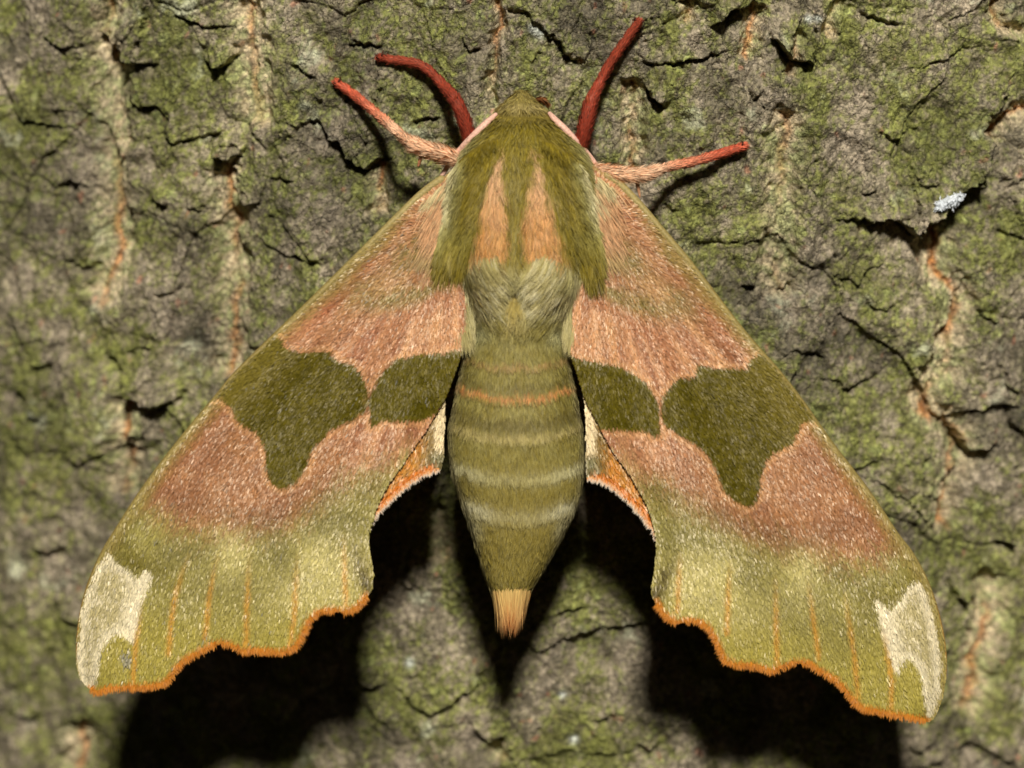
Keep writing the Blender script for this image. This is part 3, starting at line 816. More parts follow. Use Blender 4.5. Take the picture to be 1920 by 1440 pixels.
def wing_color(W, x, y):
    n0 = fbm(x / 60, y / 60, 3, 501); n1 = fbm(x / 20, y / 20, 3, 511); n2 = rng.normal(0, 1, x.shape)
    dx, dy = x - W['base'][0], y - W['base'][1]
    ang = np.arctan2(dx, dy); rad = np.hypot(dx, dy)
    streak = fbm(ang * 16, rad / 240, 3, 521)                     # runs with the veins
    c = mix(lin(186, 130, 88), lin(156, 100, 66), smooth(-.15, .35, streak + .3 * n1))
    c = mix(c, lin(206, 150, 98), smooth(.15, .5, -streak + .2 * n0) * .7)
    ax = (np.array(W['tip']) - np.array(W['base'])); ax = ax / np.hypot(*ax)
    along = dx * ax[0] + dy * ax[1]
    outer_z = smooth(430, 520, along)
    c = mix(c, mix(lin(168, 114, 70), lin(156, 104, 68), smooth(-.3, .3, n0)), outer_z)
    # outer third: green
    jx = x + 10 * n1; jy = y + 12 * n1 + 10 * n2 + 26 * fbm(ang * 55, rad / 200, 2, 531)
    d, s, t = poly_dist(jx, jy, W['bound'])
    s = s * (1 if W['sgn'] < 0 else -1)
    sd = d * s
    c = mix(c, mix(lin(158, 145, 74), lin(148, 136, 72), smooth(-.3, .3, n0)), smooth(-44, 44, sd))
    c = mix(c, lin(164, 148, 62), smooth(90, 220, sd) * .8)
    # soft markings, and the shade painted at the curled inner corner
    if W['sgn'] > 0:
        M = AFF[:2]
    for sx, sy, rx, ry, an, cc, st in SPLATS:
        a = math.radians(an); u_ = np.array([math.cos(a), math.sin(a)]); v_ = np.array([-u_[1], u_[0]])
        if W['sgn'] > 0:
            sx, sy = np.array([sx, sy, 1.0]) @ AFF
            u_ = u_ @ M; v_ = v_ @ M
        u_ = u_ / np.hypot(*u_); v_ = v_ / np.hypot(*v_)
        ex = (x - sx) + 8 * n1 + 3 * n2; ey = (y - sy) + 8 * n1
        e = ((ex * u_[0] + ey * u_[1]) / rx) ** 2 + ((ex * v_[0] + ey * v_[1]) / ry) ** 2
        c = mix(c, cc, st * np.exp(-e) * np.clip(.85 + .5 * n1 + .22 * n2, 0, 1))
    # leading edge, green-tan
    dc = poly_dist(x, y, W['costa'])[0]
    c = mix(c, lin(138, 118, 58), smooth(30, 6, dc + 6 * n2 * .6) * .75 * smooth(0, 90, along))
    c = mix(c, lin(160, 142, 78), smooth(8, 2, dc) * .6)
    # the two dark olive patches, with a pale rim
    hx = x + 4 * n1 + 1.4 * n2; hy = y + 4 * n1
    for key in ('patch', 'patch2'):
        sdp = sdf(hx, hy, catmull(W[key], 3, True) if key == 'patch' else np.array(W[key], float)) - 1.5
        c = mix(c, lin(212, 158, 100), np.exp(-((sdp - 6) / 4) ** 2) * .5 * smooth(0, 14, np.abs(sdf(hx, hy, np.array(W['patch' if key == 'patch2' else 'patch2'], float)))))
        oc = mix(lin(80, 71, 12), lin(96, 85, 20), smooth(-.3, .3, n1))
        oc = mix(oc, lin(114, 100, 38), smooth(110, 10, dc) * .85)
        c = mix(c, oc, smooth(2.5, -2.5, sdp))
    # cream apical mark
    sdc = sdf(x + 5 * n1 + 2.2 * n2, y + 6 * n1 + 3 * n2, catmull(W['cream'], 3, True))
    crm = lin(230, 214, 172)
    dcr = smooth(10, 60, dc) ; core = smooth(-4, -22, sdc) * smooth(95, 60, dc) * smooth(-.35, .35, n1 + .3 + .25 * n2)
    crm_c = mix(crm, lin(168, 152, 92), core * .8)
    c = mix(c, crm_c, smooth(5, -4, sdc))
    # orange veins and rim
    for v in W['veins']:
        v = np.array(v, float); v = np.vstack([v[0] + (v[0] - v[1]) / np.hypot(*(v[0] - v[1])) * 60, v])
        dv_, _, tv_ = poly_dist(x + 2.5 * n1, y, v)
        c = mix(c, lin(204, 140, 48), np.exp(-((dv_ + n2) / 5.0) ** 2) * smooth(0, .7, tv_) * .68)
    do_ = poly_dist(x, y, W['outer'])[0]
    c = mix(c, lin(184, 112, 26), smooth(14, 3, do_ + 1.5 * n2) * .95)
    if W['sgn'] < 0:      # worn spot on the left tip
        wear = np.exp(-((x - 236) / 13) ** 2 - ((y - 1238) / 17) ** 2)
        c = mix(c, lin(126, 122, 108), smooth(.35, .75, wear + .3 * n1 + .22 * n2) * .75)
    return c

def wing_depth(W, x, y):
    if 'host' in W:                    # a hindwing lies close under its forewing
        return wing_depth(W['host'], x, y) + W['under']
    dx, dy = x - W['base'][0], y - W['base'][1]
    ax = (np.array(W['tip']) - np.array(W['base'])); Lw = np.hypot(*ax); ax = ax / Lw
    s = np.clip((dx * ax[0] + dy * ax[1]) / Lw, -.1, 1.1)
    ang = np.arctan2(dx * W['sgn'], dy); rad = np.hypot(dx, dy)
    d = -.06 - .20 * np.sin(np.pi * np.clip(s, 0, 1)) ** 1.0 + .22 * s * s
    dc = poly_dist(x, y, W['costa'])[0]; di = poly_dist(x, y, W['inner'][:14])[0]
    d += .07 * np.exp(-(dc / 26) ** 2) + .05 * np.exp(-(di / 34) ** 2)
    d += .020 * np.sin(ang * 20) * smooth(120, 420, rad)
    d += .02 * fbm(x / 170, y / 170, 2, 541)
    return d

def wing_flow(W, x, y):
    dx, dy = x - W['base'][0], y - W['base'][1]
    r = np.hypot(dx, dy) + 1e-6
    k = .75 * smooth(350, 900, r)
    fx = dx / r * (1 - k) + .06 * W['sgn'] * k; fy = dy / r * (1 - k) + k
    l = np.hypot(fx, fy)
    return fx / l, fy / l

def build_wing(name, W, colour_fn, outline, scale_step=3.3, fringe_line=None, fringe_col=None, fringe_len=11):
    ol = []
    for part in outline:
        ol.append(catmull(part, 5))
    ol = np.vstack(ol)
    # even boundary
    seg = np.hypot(*np.diff(np.vstack([ol, ol[:1]]), axis=0).T); cum = np.concatenate([[0], np.cumsum(seg)])
    nb = int(cum[-1] / 6)
    tt = np.linspace(0, cum[-1], nb, endpoint=False)
    cl = np.vstack([ol, ol[:1]])
    bd = np.column_stack([np.interp(tt, cum, cl[:, 0]), np.interp(tt, cum, cl[:, 1])])
    x0, y0 = bd.min(0); x1, y1 = bd.max(0)
    gx, gy = np.meshgrid(np.arange(x0, x1, 9), np.arange(y0, y1, 9)); gx = gx.ravel(); gy = gy.ravel()
    m = sdf(gx, gy, bd) < -5
    pts2 = np.vstack([bd, np.column_stack([gx[m], gy[m]]) + rng.normal(0, .6, (m.sum(), 2))])
    res = delaunay_2d_cdt([Vector(p) for p in pts2], [(k, (k + 1) % nb) for k in range(nb)], [list(range(nb))], 1, 1e-4)
    v2 = np.array([tuple(v) for v in res[0]]); tris = np.array([f for f in res[2] if len(f) == 3])
    dep = wing_depth(W, v2[:, 0], v2[:, 1])
    cc = colour_fn(W, v2[:, 0], v2[:, 1]) * .8
    top = P(v2[:, 0], v2[:, 1], dep); bot = P(v2[:, 0], v2[:, 1], dep + .012)
    nv = len(v2)
    e0 = np.arange(nb); e1 = (e0 + 1) % nb
    a, b, c = v2[tris[0]]
    area = ((v2[tris[:, 1]] - v2[tris[:, 0]]) * np.roll(v2[tris[:, 2]] - v2[tris[:, 0]], 1, axis=1) * [1, -1]).sum(1)
    tris = np.where((area > 0)[:, None], tris[:, ::-1], tris)
    rim = np.stack([e0, e1, e1 + nv, e0 + nv], -1)
    ob = make_mesh(name, np.vstack([top, bot]), [np.vstack([tris, tris[:, ::-1] + nv]), rim], M_MEMBRANE, moth, np.vstack([cc, cc]))
    # scales, laid like roof tiles from base to margin
    gx, gy = np.meshgrid(np.arange(x0 - 4, x1 + 4, scale_step), np.arange(y0 - 4, y1 + 4, scale_step * 1.25))
    gx = gx.ravel() + rng.uniform(-.5, .5, gx.size) * scale_step * 1.2; gy = gy.ravel() + rng.uniform(-.5, .5, gy.size) * scale_step * 1.5
    m = sdf(gx, gy, bd) < 0.5
    gx, gy = gx[m], gy[m]; n = len(gx)
    fx, fy = wing_flow(W, gx, gy)
    tw = rng.normal(0, .16, n) + .25 * fbm(gx / 30, gy / 30, 2, 561); ct, st = np.cos(tw), np.sin(tw)
    fx, fy = fx * ct - fy * st, fx * st + fy * ct
    ln = rng.uniform(8, 14, n); wd = rng.uniform(1.7, 2.9, n)
    over = sdf(gx + fx * ln, gy + fy * ln, bd)
    ln = np.clip(ln - np.clip(over - 1.0, 0, None) * 1.15, 2.5, None)
    dep = wing_depth(W, gx, gy)
    e = 2.0
    slope = (wing_depth(W, gx + e * fx, gy + e * fy) - dep) / e           # keeps the scale on the curved wing
    lslope = (wing_depth(W, gx - e * fy, gy + e * fx) - dep) / e
    tilt = np.clip(rng.normal(.17, .09, n), .02, .6); roll = rng.normal(0, .22, n) + lslope * PPC
    rows = []
    for (t, w, bow) in ((0, .55, 0), (.55, 1.0, .25), (1.0, .55, .15)):
        for sd_ in (-1, 1):
            off_ = sd_ * w * wd * .5
            X = gx + fx * ln * t - fy * off_; Y = gy + fy * ln * t + fx * off_
            Z = dep - .005 + slope * ln * t - (tilt * ln * t + bow * wd) / PPC + roll * off_ / PPC
            rows.append(P(X, Y, Z))
    verts = np.stack(rows, 1).reshape(-1, 3)
    b6 = np.arange(n)[:, None] * 6
    q = np.concatenate([b6 + np.array([0, 1, 3, 2]), b6 + np.array([2, 3, 5, 4])])
    sc = colour_fn(W, gx + fx * ln * .5, gy + fy * ln * .5) * np.clip(rng.normal(1.05, .15, n), .6, 1.6)[:, None]
    gloss = np.clip(rng.normal(1.0, .35, n), .3, 1.9)
    if 'patch' in W:
        for key in ('patch', 'patch2'):
            gloss *= 1 - .7 * smooth(4, -4, sdf(gx, gy, np.array(W[key], float)))
    sc = np.column_stack([sc, gloss])
    sob = make_mesh('wing_scales', verts, [q], M_SCALE, ob, np.repeat(sc, 6, axis=0))
    sob['kind'] = 'stuff'
    # fringe of hair scales along the margin
    if fringe_line is not None:
        fl = catmull(fringe_line, 12)
        seg = np.hypot(*np.diff(fl, axis=0).T); cum = np.concatenate([[0], np.cumsum(seg)])
        m = int(cum[-1] * 2.6)
        t = rng.uniform(0, cum[-1], m)
        X = np.interp(t, cum, fl[:, 0]); Y = np.interp(t, cum, fl[:, 1])
        X2 = np.interp(t + 4, cum, fl[:, 0]) - np.interp(t - 4, cum, fl[:, 0]); Y2 = np.interp(t + 4, cum, fl[:, 1]) - np.interp(t - 4, cum, fl[:, 1])
        l = np.hypot(X2, Y2) + 1e-9
        nx, ny = -Y2 / l, X2 / l
        if inside(np.array([X.mean()]), np.array([Y.mean()]), bd)[0]:
            pass
        test = inside(X + nx * 6, Y + ny * 6, bd)
        if test.mean() > .5:
            nx, ny = -nx, -ny
        fx, fy = wing_flow(W, X, Y)
        ox, oy = nx * .75 + fx * .35 + rng.normal(0, .13, m), ny * .75 + fy * .35 + rng.normal(0, .13, m)
        bk = rng.uniform(-5, 1, m); X = X + nx * bk; Y = Y + ny * bk
        dp = wing_depth(W, X, Y) - .006 - rng.uniform(0, .012, m)
        root = P(X, Y, dp)
        dr = np.stack([ox, rng.normal(-.05, .12, m), -oy], 1); dr /= np.linalg.norm(dr, axis=1, keepdims=True)
        nr = np.tile([0., -1., .1], (m, 1)); nr /= np.linalg.norm(nr, axis=1, keepdims=True)
        cf = mix(fringe_col[0], fringe_col[1], rng.random(m)) * rng.uniform(.75, 1.2, m)[:, None]
        ct_ = mix(fringe_col[2], fringe_col[3], rng.random(m))
        notch = (1 + .35 * fbm(t / 9, t * 0 + 1.7, 2, 575)) * (1 - .75 * smooth(.30, .55, fbm(t / 26, t * 0 + 3.3, 2, 571)))
        ribbons('wing_fringe', root, dr, dr, (fringe_len * rng.uniform(.7, 1.2, m) * notch) / PPC, rng.uniform(1.8, 3.2, m) / PPC, cf, nr, M_FUR, ob, 2, ct_, .5)
    return ob

ORANGE = (lin(184, 106, 20), lin(194, 122, 34), lin(150, 82, 22), lin(200, 132, 54))
WHITEF = (lin(214, 130, 48), lin(222, 150, 70), lin(226, 212, 184), lin(236, 228, 206))

for W, nm in ((LW, 'left'), (RW, 'right')):
    fw = build_wing('forewing', W, wing_color, [W['costa'], W['outer'], W['inner']], 2.2, W['outer'], ORANGE, 10)
    # costal vein: the stiff rounded leading edge
    cst = np.array(W['costa'][1:-2], float)
    q = P(cst[:, 0], cst[:, 1], wing_depth(W, cst[:, 0], cst[:, 1]) + .012)
    wdt = np.interp(np.linspace(0, 1, len(cst)), [0, .5, 1], [8, 5.5, 2.5]) / PPC
    ccs = lambda t: mix(mix(lin(176, 156, 96), lin(150, 130, 70), smooth(0, .3, t)), lin(196, 140, 66), smooth(.75, 1, t)) * .9
    tube('costal_vein', q, wdt, M_LEG, fw, ccs, 10, 6)
    inn = np.array(W['inner'][5:18], float)
    q = P(inn[:, 0], inn[:, 1], wing_depth(W, inn[:, 0], inn[:, 1]) + .004)
    tube('hind_margin', q, np.full(len(inn), 2.3) / PPC, M_LEG, fw, lambda t: mix(lin(120, 108, 52), lin(140, 96, 58), smooth(.2, .6, t)), 8, 6)

# hindwings: only their inner hind corner shows below the forewings
LH = dict(costa=[(760,700),(700,800),(640,900),(660,960)], base=(860,640), tip=(700,960), sgn=-1, host=LW, under=.04,
          inner=[(844,690),(838,720),(835,760),(833,800),(832,840),(828,868),(826,884)],
          outer=[(824,882),(812,883),(797,888),(780,897),(762,910),(745,924),(728,940),(712,956),(702,968),(690,990)])
RH = dict(costa=[(1170,720),(1220,820),(1270,930),(1255,980)], base=(1075,640), tip=(1240,980), sgn=1, host=RW, under=.04,
          inner=[(1088,690),(1092,720),(1097,770),(1099,810),(1099,850),(1098,880),(1099,896)],
          outer=[(1101,896),(1112,898),(1128,902),(1146,911),(1163,925),(1180,940),(1196,956),(1210,974),(1221,990),(1232,1010)])

def hind_color(W, x, y):
    n1 = fbm(x / 14, y / 14, 3, 601); n2 = rng.normal(0, 1, x.shape)
    di = poly_dist(x, y, W['inner'])[0]; do_ = poly_dist(x, y, W['outer'])[0]
    c = mix(lin(196, 122, 42), lin(178, 122, 48), smooth(-.3, .3, n1))
    c = mix(c, lin(124, 102, 54), smooth(52, 26, di + 3 * n2) * .9)
    yy = y - (8 if W['sgn'] > 0 else 0)
    pale = smooth(23, 12, di + 2 * n2) * smooth(856, 836, yy + 4 * n1)
    c = mix(c, lin(234, 210, 160), pale)
    c = mix(c, lin(124, 118, 78), smooth(30, 14, di + 2 * n2) * smooth(838, 860, yy) * .9)
    c = mix(c, lin(98, 80, 42), smooth(26, 10, do_) * smooth(45, 20, di) * .5)
    c = mix(c, lin(200, 106, 24), smooth(15, 7, do_ + n2) * smooth(4, 20, di) * .95)
    return c

def hind_depth_fix(W):
    # hindwing folds gently up along the body
    return W
for W in (LH, RH):
    build_wing('hindwing', W, hind_color, [W['costa'], W['outer'][::-1], W['inner'][::-1]], 3.2, W['outer'], WHITEF, 9)

# ---- tegulae: the two olive lobes on the shoulders, lying over the wing bases
TEG = (([(938,262),(905,270),(876,288),(853,312),(844,340),(841,375),(836,410),(826,445),(818,478),(824,500),(845,503),(868,500),(880,474),(892,434),(904,384),(920,326)], LW, -1),
       ([(1008,262),(1040,270),(1068,288),(1092,314),(1102,345),(1108,380),(1118,420),(1126,460),(1126,500),(1112,520),(1096,512),(1084,484),(1066,436),(1048,384),(1028,326)], RW, 1))

def shoulder_depth(W, x, y):
    """the back of the thorax, running out smoothly over the wing base"""
    xl = np.interp(y, _pys, _pr[:, 0]); xr = np.interp(y, _pys, _pr[:, 1]); yt = np.interp(y, _pys, _pr[:, 2]); yb = np.interp(y, _pys, _pr[:, 3])
    a = np.clip(np.abs(x - (xl + xr) / 2) / ((xr - xl) / 2), 0, 1.4)
    body_d = yt + .20 * a ** 3
    wing_d = wing_depth(W, x, y) - .05
    k = .12
    hh = np.clip(.5 + .5 * (wing_d - body_d) / k, 0, 1)
    return wing_d * (1 - hh) + body_d * hh - k * hh * (1 - hh)

for poly, W, sg in TEG:
    pl = catmull(poly, 5, True)
    nb = len(pl)
    gx, gy = np.meshgrid(np.arange(pl[:, 0].min(), pl[:, 0].max(), 7), np.arange(pl[:, 1].min(), pl[:, 1].max(), 7)); gx = gx.ravel(); gy = gy.ravel()
    m = sdf(gx, gy, pl) < -4
    p2 = np.vstack([pl, np.column_stack([gx[m], gy[m]])])
    res = delaunay_2d_cdt([Vector(p) for p in p2], [(k, (k + 1) % nb) for k in range(nb)], [list(range(nb))], 1, 1e-4)
    v2 = np.array([tuple(v) for v in res[0]]); tris = np.array([f for f in res[2] if len(f) == 3])
    sd_ = -sdf(v2[:, 0], v2[:, 1], pl)
    top = P(v2[:, 0], v2[:, 1], shoulder_depth(W, v2[:, 0], v2[:, 1]) - .045 * smooth(0, 24, sd_) - .004)
    area = ((v2[tris[:, 1]] - v2[tris[:, 0]]) * np.roll(v2[tris[:, 2]] - v2[tris[:, 0]], 1, axis=1) * [1, -1]).sum(1)
    tris = np.where((area > 0)[:, None], tris[:, ::-1], tris)
    tg_ob = make_mesh('tegula', top, [tris], M_SKIN, moth, np.tile(lin(110, 94, 28), (len(v2), 1)))
    n = 17000
    x = rng.uniform(pl[:, 0].min(), pl[:, 0].max(), n); y = rng.uniform(pl[:, 1].min(), pl[:, 1].max(), n)
    sd_ = -sdf(x, y, pl); m = sd_ > 0; x, y, sd_ = x[m], y[m], sd_[m]; n = len(x)
    dfn = lambda X, Y: shoulder_depth(W, X, Y) - .045 * smooth(0, 24, -sdf(X, Y, pl)) - .004
    d0 = dfn(x, y); gxd = (dfn(x + 2, y) - dfn(x - 2, y)) / 4 * PPC; gyd = (dfn(x, y + 2) - dfn(x, y - 2)) / 4 * PPC
    nr = np.stack([gxd, -np.ones(n), -gyd], 1); nr /= np.linalg.norm(nr, axis=1, keepdims=True)
    n1 = fbm(x / 20, y / 20, 2, 701); n2 = fbm(x / 8, y / 8, 2, 711)
    fx = sg * (.45 * smooth(270, 320, y) - .25 * smooth(430, 490, y)) + .35 * n1 + .25 * n2 + rng.normal(0, .12, n); fy = np.ones(n)
    l = np.hypot(fx, fy); fx /= l; fy /= l
    tdir = np.stack([fx, gxd * fx + gyd * fy, -fy], 1); tdir /= np.linalg.norm(tdir, axis=1, keepdims=True)
    lift = np.clip(.26 + .2 * n2 + rng.normal(0, .08, n), .04, .7)
    dr = tdir + nr * lift[:, None]; dr /= np.linalg.norm(dr, axis=1, keepdims=True)
    bn = tdir - nr * .05
    jx = x + 6 * n1 + 4 * n2
    c = mix(np.tile(lin(124, 106, 22), (n, 1)), lin(100, 85, 16), smooth(-.2, .4, n1))
    out = (poly_dist(x, y, np.array(poly)[3:9])[0])
    c = mix(c, lin(176, 168, 104), smooth(40, 4, out + 9 * n2 + 5 * n1) * smooth(480, 400, y) * .9)
    c = mix(c, lin(214, 202, 152), smooth(20, 0, out + 5 * n2) * smooth(450, 380, y) * .9)
    c = mix(c, lin(150, 138, 66), np.exp(-((y - 440) / 30) ** 2) * .45)
    c = c * np.clip(rng.normal(1.1, .25, n), .4, 1.9)[:, None]
    ribbons('tegula_fur', P(x, y, d0) - nr * .003, dr, bn, (24 + 16 * smooth(430, 490, y)) * rng.uniform(.5, 1.35, n) / PPC, rng.uniform(1.5, 2.3, n) / PPC, c * .85, nr, M_FUR, tg_ob, 3,
            mix(c, lin(222, 210, 140), np.clip(rng.normal(.07, .08, n), 0, .4)), .55)

# long pale hair on the wing bases and down the inner margins
def field_fur(name, W, parent, pts, lo_hi, dirx, colr, lens, wpx, off):
    x, y = pts; n = len(x)
    d0 = off(x, y)
    gxd = (off(x + 2, y) - off(x - 2, y)) / 4 * PPC; gyd = (off(x, y + 2) - off(x, y - 2)) / 4 * PPC
    gxd = np.clip(gxd, -2, 2); gyd = np.clip(gyd, -2, 2)
    nr = np.stack([gxd, -np.ones(n), -gyd], 1); nr /= np.linalg.norm(nr, axis=1, keepdims=True)
    n1 = fbm(x / 18, y / 18, 2, 721); n2 = fbm(x / 8, y / 8, 2, 731)
    fx0, fx1 = dirx
    def td(fx):
        fx = fx + .3 * n1 + .25 * n2
        l = np.hypot(fx, 1)
        t = np.stack([fx / l, (gxd * fx + gyd) / l, -1 / l], 1)
        return t / np.linalg.norm(t, axis=1, keepdims=True)
    lift = np.clip(.25 + .2 * n2 + rng.normal(0, .1, n), .03, .8)
    dr = td(fx0) + nr * lift[:, None]; dr /= np.linalg.norm(dr, axis=1, keepdims=True)
    bn = td(fx1) - nr * .04
    c = colr(x, y, n1, n2) * np.clip(rng.normal(1.08, .24, n), .4, 1.8)[:, None]
    return ribbons(name, P(x, y, d0) - nr * .003, dr, bn, rng.uniform(*lens, n) / PPC, rng.uniform(.75, 1.25, n) * wpx / PPC, c * .85, nr, M_FUR, parent, 4, mix(c, lin(228, 220, 176), np.full(n, .16)), .5)

for W, sg, fw in ((LW, -1, None), (RW, 1, None)):
    ob = [o for o in moth.children if o.name.startswith('forewing')][0 if sg < 0 else 1]
    n = 2000
    t = rng.random(n) ** 1.3; cx = np.interp(t, [0, .3, .6, 1], [836, 832, 828, 816]) if sg < 0 else np.interp(t, [0, .3, .6, 1], [1120, 1122, 1128, 1140])
    x = cx + rng.normal(0, 11, n) + sg * rng.exponential(6, n); y = 336 + 150 * t + rng.normal(0, 6, n)
    kk = inside(x, y, np.vstack([W['costa'], W['outer'], W['inner']])) & (poly_dist(x, y, W['costa'])[0] > 9)
    x, y = x[kk], y[kk]; n = len(x)
    field_fur('wing_base_fur', W, ob, (x, y), None, (sg * np.full(n, .55), sg * np.full(n, .45)),
              lambda x, y, a, b_: mix(mix(lin(204, 184, 130), lin(200, 146, 98), smooth(-.3, .3, a + (y - 366) / 80)), lin(150, 132, 66), smooth(440, 480, y) * .6), (12, 46), 1.7,
              lambda X, Y, W=W: wing_depth(W, X, Y) - .012)
    n = 1500
    t = rng.random(n); cx = (np.interp(t, [0, .4, .75, 1], [872, 884, 882, 868]) if sg < 0 else np.interp(t, [0, .4, .75, 1], [1086, 1066, 1064, 1072]))
    x = cx + sg * (rng.normal(0, 5, n) - 4); y = 496 + 140 * t
    field_fur('inner_margin_fur', W, ob, (x, y), None, (-sg * np.full(n, .05), -sg * np.full(n, .12)),
              lambda x, y, a, b_: mix(mix(lin(190, 176, 122), lin(150, 138, 80), smooth(-.3, .3, a + b_)), lin(150, 134, 72), smooth(540, 640, y) * .8), (14, 44), 1.6,
              lambda X, Y, W=W: wing_depth(W, X, Y) - .02)

# the two cream tufts that curl inward behind the thorax
for sg in (-1, 1):
    n = 3800
    u_ = rng.random(n); v_ = rng.random(n)
    x = 966 + sg * (98 - 62 * u_ + rng.normal(0, 5, n)); y = 488 + 40 * v_ + 28 * u_ * v_ + 8 * np.abs(x - 966) / 90 + rng.normal(0, 7, n)
    def off(X, Y):
        Yc = np.clip(Y, 300, 700)
        xl = np.interp(Yc, _pys, _pr[:, 0]); xr = np.interp(Yc, _pys, _pr[:, 1])
        s_ = np.clip((X - (xl + xr) / 2) / ((xr - xl) / 2), -.97, .97)
        return body_xy(Yc, np.arcsin(np.sign(s_) * np.abs(s_) ** (1 / .8)))[1] - .03
    field_fur('back_tuft', None, body, (x, y), None, (-sg * (.15 + .5 * (1 - u_)), -sg * (.9 + .8 * u_)),
              lambda x, y, a, b_: mix(mix(lin(226, 214, 164), lin(176, 160, 94), smooth(-.25, .25, a + b_)), lin(146, 130, 64), np.clip(smooth(40, 14, np.abs(x - 966)) + smooth(508, 484, y) * .5, 0, 1)), (20, 62), 1.8, off)

# ---- legs
def leg(pts, depth, width, colour, hair_len, spurs=(), claws=()):
    pts = np.array(pts, float)
    q = P(pts[:, 0], pts[:, 1], np.array(depth))
    dense = catmull(np.column_stack([q, np.array(width) * .365 / PPC]), 6)
    tj = np.linspace(0, 1, len(dense))
    for jn in (.34, .50, .62, .73, .83, .91):                # the knee and the joints of the foot
        dense[:, 3] *= 1 + .16 * np.exp(-((tj - jn + .012) / .014) ** 2) - .20 * np.exp(-((tj - jn - .014) / .012) ** 2)
    lo, pp, rr, aa, bb_, tt = tube('leg', dense[:, :3], dense[:, 3], M_LEG, moth, lambda t: colour(t) * .7, 12, 2)
    seg = np.linalg.norm(np.diff(pp, axis=0), axis=1); total = seg.sum() * PPC
    m = int(total * np.mean(width) * 1.1)
    cum = np.concatenate([[0], np.cumsum(seg)]) / seg.sum()
    f = rng.random(m); k = np.clip(np.searchsorted(cum, f) - 1, 0, len(pp) - 2); fr = (f - cum[k]) / (cum[k + 1] - cum[k] + 1e-9)
    pos = pp[k] * (1 - fr[:, None]) + pp[k + 1] * fr[:, None]; rad = rr[k] * (1 - fr) + rr[k + 1] * fr
    tg = pp[k + 1] - pp[k]; tg /= np.linalg.norm(tg, axis=1, keepdims=True)
    ang = rng.uniform(0, 2 * np.pi, m)
    nn = aa[k] * np.cos(ang)[:, None] + bb_[k] * np.sin(ang)[:, None]
    dd = tg + nn * (rng.uniform(.15, .5, m) + (rng.random(m) < .15) * .5)[:, None] + rng.normal(0, .1, (m, 3)); dd /= np.linalg.norm(dd, axis=1, keepdims=True)
    bn = tg + nn * .1
    hl = hair_len(f) * rng.uniform(.7, 1.3, m) / PPC
    c = colour(f) * np.clip(rng.normal(1.1, .34, m), .35, 2.2)[:, None]
    ribbons('leg_hair', pos + nn * rad[:, None] * .92, dd, bn, hl, np.full(m, 2.2 / PPC), c, nn, M_FUR, lo, 2, mix(c, lin(236, 200, 170), np.full(m, .05)), .5)
    for sp, w, cc in spurs:
        s = np.array([P(x, y, d) for x, y, d in sp])
        tube('spur', s, np.array(w) / PPC, M_LEG, lo, cc, 8, 4)
    for cp in claws:
        s = np.array([P(x, y, d) for x, y, d in cp])
        tube('claw', s, np.array([2.2, 1.8, .6]) / PPC, M_LEG, lo, lin(70, 26, 16), 8, 5)
    return lo

RED = lambda t: mix(lin(136, 46, 26), lin(160, 66, 42), smooth(.2, .9, t))
PALE = lambda t: mix(mix(lin(238, 196, 154), lin(222, 148, 108), smooth(.3, .6, t)), lin(196, 90, 60), smooth(.5, .85, t))
b = bark_y
leg([(884,275),(873,235),(862,205),(852,186),(834,164),(812,140),(790,123),(760,115),(735,112),(714,108)],
    [.10, .06, .06, .10, b(834,164)-.16, b(812,140)-.13, b(790,123)-.10, b(760,115)-.07, b(735,112)-.05, b(714,108)-.04],
    [30, 30, 29, 27, 22, 20, 19, 17, 16, 14], RED, lambda f: 9 + 3 * (f < .3),
    [([(851,190,.06),(855,182,.03),(856,174,.02)], [4, 3, 1], lin(150, 60, 36))],
    [[(714,108,b(714,108)-.05),(717,100,b(716,100)-.06),(718,94,b(717,95)-.01)], [(712,110,b(712,110)-.05),(707,106,b(707,106)-.06),(705,102,b(705,102)-.01)]])
leg([(862,302),(830,290),(798,280),(770,268),(742,244),(716,222),(686,196),(656,172),(633,156)],
    [.14, .08, .04, .02, .0, b(716,222)-.26, b(686,196)-.17, b(656,172)-.09, b(633,156)-.04],
    [30, 31, 29, 24, 19, 18, 17, 16, 14], PALE, lambda f: 10 + 12 * smooth(.34, .2, f),
    [([(790,288,.06),(787,302,.08),(784,312,.10)], [4, 3.6, 2], lin(206, 138, 96))],
    [[(633,156,b(633,156)-.05),(637,149,b(637,149)-.07),(639,143,b(639,143)-.01)], [(632,157,b(632,157)-.05),(627,155,b(627,155)-.06),(624,151,b(624,151)-.01)]])
leg([(1086,278),(1094,250),(1101,220),(1108,192),(1122,160),(1140,126),(1158,98),(1176,72),(1196,43)],
    [.10, .06, .05, .08, b(1122,160)-.20, b(1140,126)-.16, b(1158,98)-.12, b(1176,72)-.08, b(1196,43)-.04],
    [32, 33, 32, 27, 21, 19, 19, 18, 16], RED, lambda f: 9 + 3 * (f < .35),
    [([(1104,196,.04),(1102,186,.02),(1101,178,.02)], [5, 3.5, 1], lin(156, 66, 36))],
    [[(1194,44,b(1194,44)-.05),(1192,36,b(1192,36)-.06),(1190,31,b(1190,31)-.01)], [(1200,44,b(1200,44)-.05),(1206,40,b(1206,40)-.06),(1210,36,b(1210,36)-.01)]])
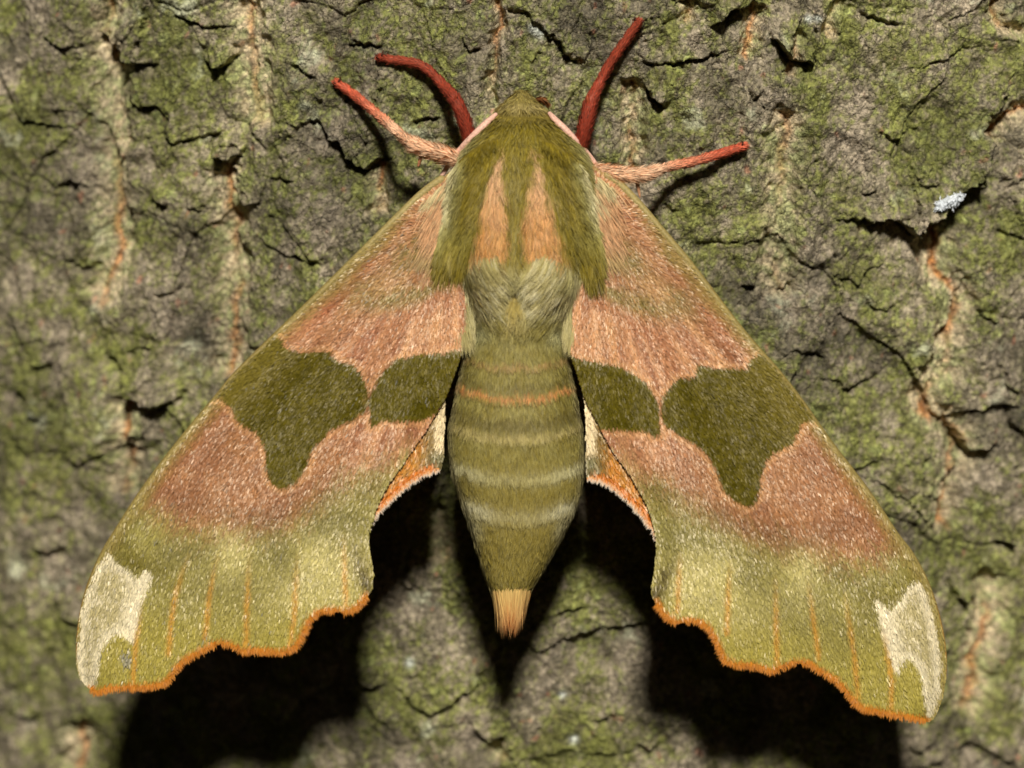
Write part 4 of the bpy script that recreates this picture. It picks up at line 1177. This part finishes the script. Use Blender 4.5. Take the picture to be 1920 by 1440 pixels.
leg([(1112,318),(1140,323),(1175,327),(1205,327),(1228,321),(1262,311),(1300,303),(1345,290),(1392,275)],
    [.14, .06, .02, .02, .06, b(1262,311)-.27, b(1300,303)-.20, b(1345,290)-.10, b(1392,275)-.04],
    [28, 28, 28, 24, 18, 18, 18, 17, 16], PALE, lambda f: 10 + 9 * smooth(.45, .3, f),
    [([(1194,340,.06),(1197,354,.08),(1200,370,.10)], [4, 3.4, 1.5], lin(214, 156, 112))],
    [[(1390,275,b(1390,275)-.05),(1393,268,b(1392,268)-.07),(1389,263,b(1389,264)-.01)], [(1393,277,b(1393,277)-.05),(1399,278,b(1399,278)-.06),(1402,276,b(1402,276)-.01)]])

# ------------------------------------------------------------------ white tuft of silk caught under the edge of a bark plate
ys = bark_y(1779, 388) - .05
th, ph = np.meshgrid(np.linspace(0, 2 * np.pi, 28, endpoint=False), np.linspace(.12, np.pi - .12, 16)); th = th.ravel(); ph = ph.ravel()
rad_ = 1 + .55 * fbm(th * 1.3 + 4, ph * 2.2, 3, 801) + .3 * np.sin(3 * th + 2 * ph)
ex = np.cos(ph) * 22 * rad_; ey = np.sin(ph) * np.cos(th) * 9 * rad_; ez = np.sin(ph) * np.sin(th) * .05 * rad_
sx = 1779 + ex * .88 + ey * .35; sy = 379 - ex * .45 + ey * .9
i = np.arange(15)[:, None] * 28; j = np.arange(28)[None]; j2 = (j + 1) % 28
sq = np.stack(np.broadcast_arrays(i + j, i + j2, i + 28 + j2, i + 28 + j), -1).reshape(-1, 4)
silk = make_mesh('silk_tuft', P(sx, sy, ys - ez), [sq], M_SILK, None, np.tile(lin(222, 226, 226), (len(sx), 1)))
silk['label'] = 'small white tuft of silk caught on the edge of a bark plate'
silk['category'] = 'silk tuft'
n = 700
k = rng.integers(0, len(sx), n)
root = P(sx[k], sy[k], ys - ez[k])
dr = rng.normal(0, 1, (n, 3)) * [1, .6, 1]; dr /= np.linalg.norm(dr, axis=1, keepdims=True)
bd_ = dr + rng.normal(0, 1.2, (n, 3))
nr = np.tile([0., -.9, .43], (n, 1))
ribbons('silk_fibres', root, dr, bd_, rng.uniform(4, 11, n) / PPC, rng.uniform(1, 3, n) / PPC, np.tile(lin(232, 236, 236), (n, 1)) * rng.uniform(.6, 1.1, n)[:, None], nr, M_SILK, silk, 4)
